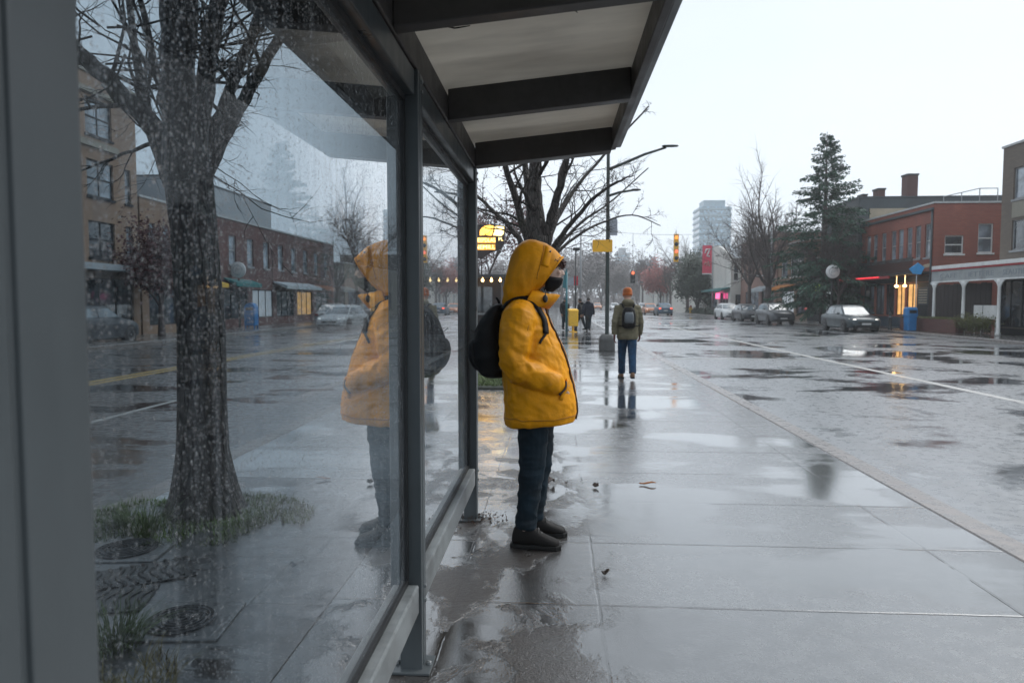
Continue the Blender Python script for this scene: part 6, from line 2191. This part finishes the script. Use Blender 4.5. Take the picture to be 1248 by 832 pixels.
b = MB(); b.rings([[Vector((.70 + x, y * .09 * w, 4.93 + z * .04 * w)) for y, z in [(math.cos(2 * PI * j / 12), math.sin(2 * PI * j / 12)) for j in range(12)]] for x, w in ((0, .4), (.05, .9), (.20, 1.0), (.30, .4))]); b.build('lamp_head', M['black_metal'], a_, True)


def rounded(w, h, r=.04, n=5):
    out = []
    for cx, cy, a0 in ((w / 2 - r, h / 2 - r, 0), (-w / 2 + r, h / 2 - r, 90), (-w / 2 + r, -h / 2 + r, 180), (w / 2 - r, -h / 2 + r, 270)):
        for k in range(n + 1):
            a = R(a0 + 90 * k / n); out.append((cx + r * math.cos(a), cy + r * math.sin(a)))
    return out


def plate(name, cx, cy, cz, w, h, m, parent=None, r=.03, thick=.012):
    b = MB(); b.prism([(cx + x, cz + z) for x, z in rounded(w, h, r)], cy, cy + thick, 'Y')
    return b.build(name, M[m], parent, world=parent is not None)


p0, p1 = at(722, 307, LY - .08), at(746.5, 292, LY - .08)
ys = empty('road_sign', ((p0.x + p1.x) / 2, LY - .09, (p0.z + p1.z) / 2), 0, 'plain yellow rectangular sign fixed across the dark lamp post', 'sign')
plate('plate', (p0.x + p1.x) / 2, LY - .09, (p0.z + p1.z) / 2, p1.x - p0.x, p1.z - p0.z, 'sign_yellow', ys, .03)
b = MB(); b.tube([(LX + .072 * math.cos(R(20 * i)), LY + .072 * math.sin(R(20 * i)), (p0.z + p1.z) / 2) for i in range(18)], .012, 6, closed=True); b.build('clamp', M['steel_light'], ys, world=True)
p0, p1 = at(741, 287, LY), at(752.5, 265.5, LY)
gs_ = empty('road_sign', (p1.x, LY, p0.z), 0, 'grey backed flag sign with clipped top corner on the dark lamp post', 'sign')
w_, h_ = p1.x - p0.x, p1.z - p0.z
b = MB(); b.prism([(p0.x + .03, p0.z), (p1.x, p0.z), (p1.x, p1.z - .06), (p1.x - .06, p1.z), (p0.x + .03, p1.z - .08)], LY - .01, LY + .01, 'Y'); b.build('plate', M['sign_grey'], gs_, world=True)
for z in (p0.z + h_ * .25, p0.z + h_ * .75):
    b = MB(); b.box((p0.x - .01, LY - .02, z - .012), (p1.x - .05, LY - .011, z + .012)); b.build('bracket', M['steel_light'], gs_, world=True)

# far lamp post with banner, teal pole, yellow paper box
FY = 40.0
e = empty('lamp_post', (ax(701.5, FY), FY, 0), 0, 'thin dark lamp post with box head and a red banner beyond the yellow coat', 'lamp post')
b = MB(); b.tube([(0, 0, 0), (0, 0, .6), (0, 0, 4.5)], [.07, .055, .045], 8); b.build('pole', M['black_metal'], e, True)
b = MB(); b.box((-.16, -.18, 4.42), (.22, .18, 4.58)); b.build('lamp_head', M['black_metal'], e, bevel=.02)
b = MB(); b.tube([(0, 0, 3.4), (.10, 0, 3.45), (.14, 0, 3.30)], .03, 6); b.build('camera', M['grey_paint'], e, True)
bn = empty('banner', (ax(699, FY), FY, 2.0), 0, 'small red and pale banner hanging on the thin far lamp post', 'banner')
b = MB(); b.box((-.30, -.01, .45), (.02, .01, .90)); b.build('pale_half', M['sign_grey'], bn)
b = MB(); b.box((.021, -.01, .45), (.24, .01, .98)); b.build('red_half', M['banner_red'], bn)
e = empty('sign_pole', (ax(690.5, 36.2), 36.2, 0), 0, 'teal pole with a small pennant sign beside the far walkers', 'sign')
b = MB(); b.tube([(0, 0, 0), (0, 0, 3.0)], [.06, .05], 8); b.build('pole', M['teal_paint'], e, True)
b = MB(); b.prism([(-.02, 2.2), (-.22, 2.25), (-.14, 2.9), (.0, 3.25), (.05, 2.9)], -.012, .012, 'Y'); b.build('pennant', M['teal_paint'], e)
e = empty('paper_box', (ax(698.5, 35.0), 35.0, 0), R(8), 'bright yellow newspaper box on the far sidewalk', 'newspaper box')
b = MB(); b.box((-.23, -.22, .30), (.23, .22, 1.05)); b.build('case', M['box_yellow'], e, bevel=.03)
b = MB(); b.box((-.17, -.232, .60), (.17, -.218, .96)); b.build('window', M['box_yellow'], e, bevel=.004)
b = MB(); b.lathe([(.22, 0), (.22, .03), (.06, .05), (.06, .31)], n=12); b.build('pedestal', M['box_yellow'], e)
b = MB(); b.hexa([(-.25, -.24, 1.05), (.25, -.24, 1.05), (.25, .24, 1.05), (-.25, .24, 1.05), (-.23, -.20, 1.12), (.23, -.20, 1.12), (.23, .22, 1.17), (-.23, .22, 1.17)]); b.build('lid', M['box_yellow'], e, bevel=.01)

# glowing sign on its post, and the kiosk with lamps, beyond the shelter
NY = 30.0
sx0, sx1 = at(579, 288, NY).x, at(615.5, 288, NY).x
sz0, sz1 = at(597, 317, NY).z, at(597, 272.5, NY).z
ns = empty('shop_sign', ((sx0 + sx1) / 2, NY, sz0), 0, 'glowing yellow neon shop sign on a dark shield beyond the shelter', 'sign')
W_, H_ = sx1 - sx0, sz1 - sz0
def sp(u, v): return (sx0 + u * W_, sz0 + v * H_)
b = MB(); b.prism([sp(.0, .30), sp(.0, .93), sp(.12, .97), sp(.55, 1.0), sp(1.0, .93), sp(.98, .45), sp(.86, .30), sp(.5, .20), sp(.2, .02), sp(.06, .08)], NY, NY + .22, 'Y'); sb_ = b.build('sign_box', M['neon_box'], ns, world=True, bevel=.01)
b = MB(); b.prism([sp(.16, .68), sp(.17, .82), sp(.28, .92), sp(.50, .96), sp(.62, .93), sp(.60, .80), sp(.55, .67), sp(.35, .69)], NY - .03, NY - .004, 'Y'); b.build('emblem', M['neon'], ns, world=True)
b = MB(); b.prism([sp(.66, .93), sp(.97, .91), sp(.95, .72), sp(.88, .66), sp(.60, .68), sp(.66, .80)], NY - .03, NY - .004, 'Y'); b.build('emblem', M['neon_pale'], ns, world=True)
for s_, u, v, w_ in (('HEEPDLAS', .33, .545, .68), ('NEMILL', .33, .355, .66)):
    x, z = sp(u, v)
    b = MB(); b.prism([sp(u - w_ * .52, v - .075), sp(u + w_ * .52, v - .075), sp(u + w_ * .52, v + .075), sp(u - w_ * .52, v + .075)], NY - .02, NY - .003, 'Y')
    bk = b.build('light_strip', M['neon_dim'], ns, world=True)
    place_text('lettering', s_, .24, face_s(x, NY - .03, z), M['neon_pale'], ns, .006, W_ * w_)
x, z = sp(.86, .57); place_text('lettering', 'PL', .20, face_s(x, NY - .012, z), M['neon_pale'], ns, .006)
b = MB(); b.tube([(sx0 - .10, NY + .11, 0), (sx0 - .10, NY + .11, sz1 + .1)], .07, 10); b.build('post', M['black_metal'], ns, world=True)
for v in (.35, .85):
    b = MB(); b.box((sx0 - .05, NY + .08, sz0 + v * H_), (sx0 + .02, NY + .14, sz0 + v * H_ + .06)); b.build('bracket', M['black_metal'], ns, world=True)
kx0, kx1, ky0, ky1 = -6.6, -2.5, 32.0, 36.0
b = MB(); b.box((kx0 - .4, ky0 - 1, -.14), (LK + .002, ky1 + 1, .0)); tag(b.build('kiosk_pavement', M['farwalk']), kind='structure')
ki = empty('kiosk', ((kx0 + kx1) / 2, (ky0 + ky1) / 2, 0), 0, 'dark timber kiosk with a row of warm lamps under its roof edge', 'kiosk')
b = MB(); b.box((kx0, ky0, 0), (kx1, ky1, 2.6)); b.build('wall', M['wood_dark'], ki, world=True)
b = MB(); b.box((kx0 - .5, ky0 - .6, 2.605), (kx1 + .3, ky1 + .3, 2.75)); b.build('roof', M['roof_dark'], ki, world=True, bevel=.02)
fbox('S', ky0, kx0 + .5, kx1 - .4, 1.05, 2.2, -.1, .03).build('window', M['wglass'], ki, world=True)
fbox('S', ky0, kx0 + .3, kx1 - .2, .92, 1.0, .0, .35).build('counter', M['steel_light'], ki, world=True)
for k in range(12):
    x = kx0 - .3 + k * .40
    b = MB(); b.ell((x, ky0 - .45, 2.48), (.06, .06, .07), 10, 8); b.tube([(x, ky0 - .45, 2.55), (x, ky0 - .45, 2.606)], .02, 6); b.build('lamp', M['lamp_warm'], ki, world=True)

# banner post, round signs, bins, bollard, hydrant
BY = 86.0
e = empty('banner', (ax(861, BY), BY, 0), 0, 'tall pink red banner with pale script hung from a street pole before the white building', 'banner')
z0, z1 = az(861, 333, BY), az(861, 299, BY)
hwid = (ax(867, BY) - ax(855.5, BY)) / 2
b = MB(); b.box((-hwid, -.02, z0), (hwid, .02, z1)); cl_ = b.build('cloth', M['banner_pink'], e)
b = MB(); b.box((-hwid, -.024, z0 - .12), (hwid, .024, z0)); b.build('weight_bar', M['white_paint'], e)
b = MB(); b.tube([(hwid + .12, 0, 0), (hwid + .12, 0, z1 + .3)], [.10, .07], 8); b.build('pole', M['grey_paint'], e, True)
b = MB(); b.tube([(-hwid * .5, -.05, z0 + .72 * (z1 - z0)), (-hwid * .2, -.05, z0 + .86 * (z1 - z0)), (hwid * .5, -.05, z0 + .87 * (z1 - z0)), (hwid * .2, -.05, z0 + .74 * (z1 - z0)), (-hwid * .1, -.05, z0 + .62 * (z1 - z0)), (hwid * .5, -.05, z0 + .60 * (z1 - z0))], .09, 6); b.build('script', M['white_paint'], cl_, True)
b = MB(); b.tube([(-hwid * .6, -.05, z0 + .30 * (z1 - z0)), (-hwid * .3, -.05, z0 + .42 * (z1 - z0)), (-hwid * .1, -.05, z0 + .26 * (z1 - z0)), (hwid * .2, -.05, z0 + .44 * (z1 - z0)), (hwid * .5, -.05, z0 + .25 * (z1 - z0))], .06, 6); b.build('script', M['panel_cream'], cl_, True)

RY = 47.0
def disc_sign(px, py, Y, r, label, m='disc_white'):
    c = at(px, py, Y)
    e = empty('round_sign', (c.x, Y, 0), 0, label, 'sign')
    b = MB(); b.lathe([(r, -.06), (r + .02, -.04), (r + .02, .04), (r, .06)], (0, 0, c.z), 28, axis='Y'); d = b.build('disc', M[m], e, True)
    b = MB(); b.tube([(r * .62 * math.cos(R(12 * i)), -.075, c.z + r * .62 * math.sin(R(12 * i))) for i in range(26)], r * .035, 6); b.build('emblem_ring', M['sign_grey'], d, True)
    b = MB(); b.tube([(-r * .3, -.075, c.z - r * .25), (-r * .1, -.075, c.z + r * .3), (r * .1, -.075, c.z - r * .1), (r * .32, -.075, c.z + r * .2)], r * .035, 6); b.build('emblem', M['sign_grey'], d, True)
    b = MB(); b.tube([(0, .10, 0), (0, .10, c.z + r * .4)], [.07, .05], 8); b.build('pole', M['black_metal'], e, True)
    return e
disc_sign(1015, 331, RY, .42, 'round white sign disc on a dark pole in front of the fir tree')
disc_sign(290, 329, 40, .45, 'round white sign disc on a pole across the rear road')
c = at(1118, 328, 38.6)
e = empty('hanging_sign', (c.x, 38.6, 0), 0, 'light blue diamond shaped sign with a brown tip beside the white porch', 'sign')
b = MB(); b.prism([(-.42, c.z + .02), (.02, c.z + .34), (.36, c.z + .10), (.18, c.z - .28), (-.22, c.z - .24)], -.03, .03, 'Y'); b.build('plate', M['sign_blue'], e)
b = MB(); b.prism([(.30, c.z + .22), (.62, c.z + .30), (.60, c.z + .12), (.37, c.z + .06)], -.028, .028, 'Y'); b.build('tip', M['panel_cream'], e)
b = MB(); b.tube([(0, .06, 0), (0, .06, c.z - .1)], .025, 8); b.build('pole', M['sign_grey'], e, True)
c = G(1110, 404)
BINY = 37.6
bn_ = empty('litter_bin', (ax(1110, BINY), BINY, 0), 0, 'bright blue litter bin standing before the brown planter', 'bin')
b = MB(); b.rings([sup(0, 0, z, a, w, 20, 5) for z, a, w in ((.03, .24, .24), (.75, .26, .26), (.76, .29, .29), (.84, .29, .29))]); b.build('bin_body', M['bin_blue'], bn_)
b = MB(); b.rings([sup(0, 0, z, a, w, 20, 5) for z, a, w in ((.841, .285, .285), (1.15, .27, .27), (1.24, .22, .22))]); lid = b.build('hood', M['bin_blue'], bn_)
b = MB(); b.box((-.18, -.285, .92), (.18, -.26, 1.08)); b.build('opening', M['black_metal'], lid)
b = MB(); b.box((-.2, -.2, 0), (.2, .2, .03)); b.build('foot', M['black_metal'], bn_)
for px, Y, lb in ((1085.5, 39.0, 'black metal bollard on the far kerb beside the slate hatchback'),):
    e = empty('bollard', (ax(px, Y), Y, 0), 0, lb, 'bollard')
    b = MB(); b.lathe([(.10, 0), (.10, .06), (.075, .08), (.07, .80), (.085, .82), (.085, .86), (.06, .92), (.001, .95)], n=14); b.build('shaft', M['black_metal'], e, True)
    b = MB(); b.lathe([(.079, .68), (.082, .69), (.082, .73), (.079, .74)], n=14); b.build('band', M['grey_paint'], e)
HY_ = 95.0
e = empty('fire_hydrant', (ax(842, HY_), HY_, 0), 0, 'yellow and red fire hydrant on the grassy kerb below the evergreens', 'hydrant')
b = MB(); b.lathe([(.20, 0), (.20, .08), (.15, .10), (.15, .75), (.19, .78), (.19, .83)], n=14); b.build('barrel', M['hyd'], e, True)
b = MB(); b.lathe([(.17, .83), (.15, .95), (.08, 1.03), (.05, 1.05), (.05, 1.12), (.001, 1.12)], n=14); b.build('cap', M['awning_red'], e, True)
for s in (-1, 1):
    b = MB(); b.lathe([(.08, s * .13), (.08, s * .24), (.06, s * .27)], (0, 0, .60), 12, axis='X'); b.build('outlet', M['hyd'], e)
# blue box and pale cabinet across the rear road
e = empty('post_box', (ax(306, 38), 38, 0), 0, 'blue collection box beside a pole across the rear road', 'post box')
b = MB(); b.prism([(-.3, .2), (.3, .2), (.3, 1.15)] + [(.3 * math.cos(R(a)), 1.15 + .3 * math.sin(R(a))) for a in range(15, 180, 15)] + [(-.3, 1.15)], -.25, .25, 'Y'); b.build('case', M['bin_blue'], e, bevel=.01)
for sx in (-.25, .25):
    for sy in (-.2, .2):
        b = MB(); b.box((sx - .03, sy - .03, 0), (sx + .03, sy + .03, .199)); b.build('leg', M['bin_blue'], e)
b = MB(); b.box((-.2, -.27, 1.05), (.2, -.252, 1.2)); b.build('slot', M['black_metal'], e)

# traffic signals on a span wire between two poles
SY = 62.0
sw = empty('signal_wire', (FK + .9, SY, 0), 0, 'thin span wire between street poles carrying the traffic signals', 'wire')
b = MB(); b.tube([(FK + .9, SY, 0), (FK + .9, SY, 8.0)], [.12, .09], 10); b.build('pole', M['grey_paint'], sw, True, world=True)
b = MB(); b.tube([(2.2, SY, 0), (2.2, SY, 8.0)], [.10, .08], 10); b.build('pole', M['grey_paint'], sw, True, world=True)
b = MB(); b.tube([(2.2 + (FK - 1.3) * i / 12, SY, 7.9 - .55 * math.sin(PI * i / 12)) for i in range(13)], .012, 5); b.build('cable', M['black_metal'], sw, True, world=True)


def signal(px, ytop, ybot, Y, label, lit):
    zt, zb = az(px, ytop, Y), az(px, ybot, Y)
    x = ax(px, Y)
    e = empty('traffic_signal', (x, Y, zb), 0, label, 'traffic light')
    h = zt - zb
    w = .20
    n = len(lit)
    b = MB(); b.box((-w, 0, 0), (w, .3, h)); b.build('housing', M['sign_yellow'] if lit[0] == 'amber' else M['black_metal'], e, bevel=.02)
    for k, m in enumerate(lit):
        z = h * (1 - (k + .5) / n)
        rad = min(w * .82, h / n * .42)
        b = MB(); b.lathe([(rad, -.001), (rad, -.03), (rad * .6, -.05), (.001, -.055)], (0, 0, z), 16, axis='Y'); b.build('lens', M[m], e, True)
        b = MB(); b.tube([(rad * 1.1 * math.cos(R(a)), -.10, z + rad * 1.1 * math.sin(R(a))) for a in range(0, 181, 20)], .02, 5); b.build('visor', M['black_metal'], e, True)
    b = MB(); b.tube([(0, .15, h), (0, .15, max(h + .3, 7.5 - zb))], .02, 6); b.build('hanger', M['black_metal'], e, True)
    return e


signal(823.5, 285, 319, SY, 'hanging traffic signal with amber housing above the far lanes', ('amber', 'lens_off', 'red_sig', 'lens_off'))
signal(771, 330, 345, SY + .0, 'small hanging traffic signal seen above the walker in olive', ('red_sig', 'lens_off', 'lens_off'))

# small far verge with shrubs below the evergreens
b = MB(); b.box((FK + .16, 74, .0), (FX - 1.2, 100, .03)); tag(b.build('verge', M['ground']), kind='structure')
rng = random.Random(61)
b = MB()
for _ in range(2600):
    leaf_quads(b, Vector((rng.uniform(FK + .3, FX - 1.4), rng.uniform(75, 99), abs(rng.gauss(.2, .25)))), 1, .14, rng, .6, .05)
tag(b.build('undergrowth', M['dark_leaf'], None, fix=False), kind='stuff')
# low far growth that closes the street under the hazy trees
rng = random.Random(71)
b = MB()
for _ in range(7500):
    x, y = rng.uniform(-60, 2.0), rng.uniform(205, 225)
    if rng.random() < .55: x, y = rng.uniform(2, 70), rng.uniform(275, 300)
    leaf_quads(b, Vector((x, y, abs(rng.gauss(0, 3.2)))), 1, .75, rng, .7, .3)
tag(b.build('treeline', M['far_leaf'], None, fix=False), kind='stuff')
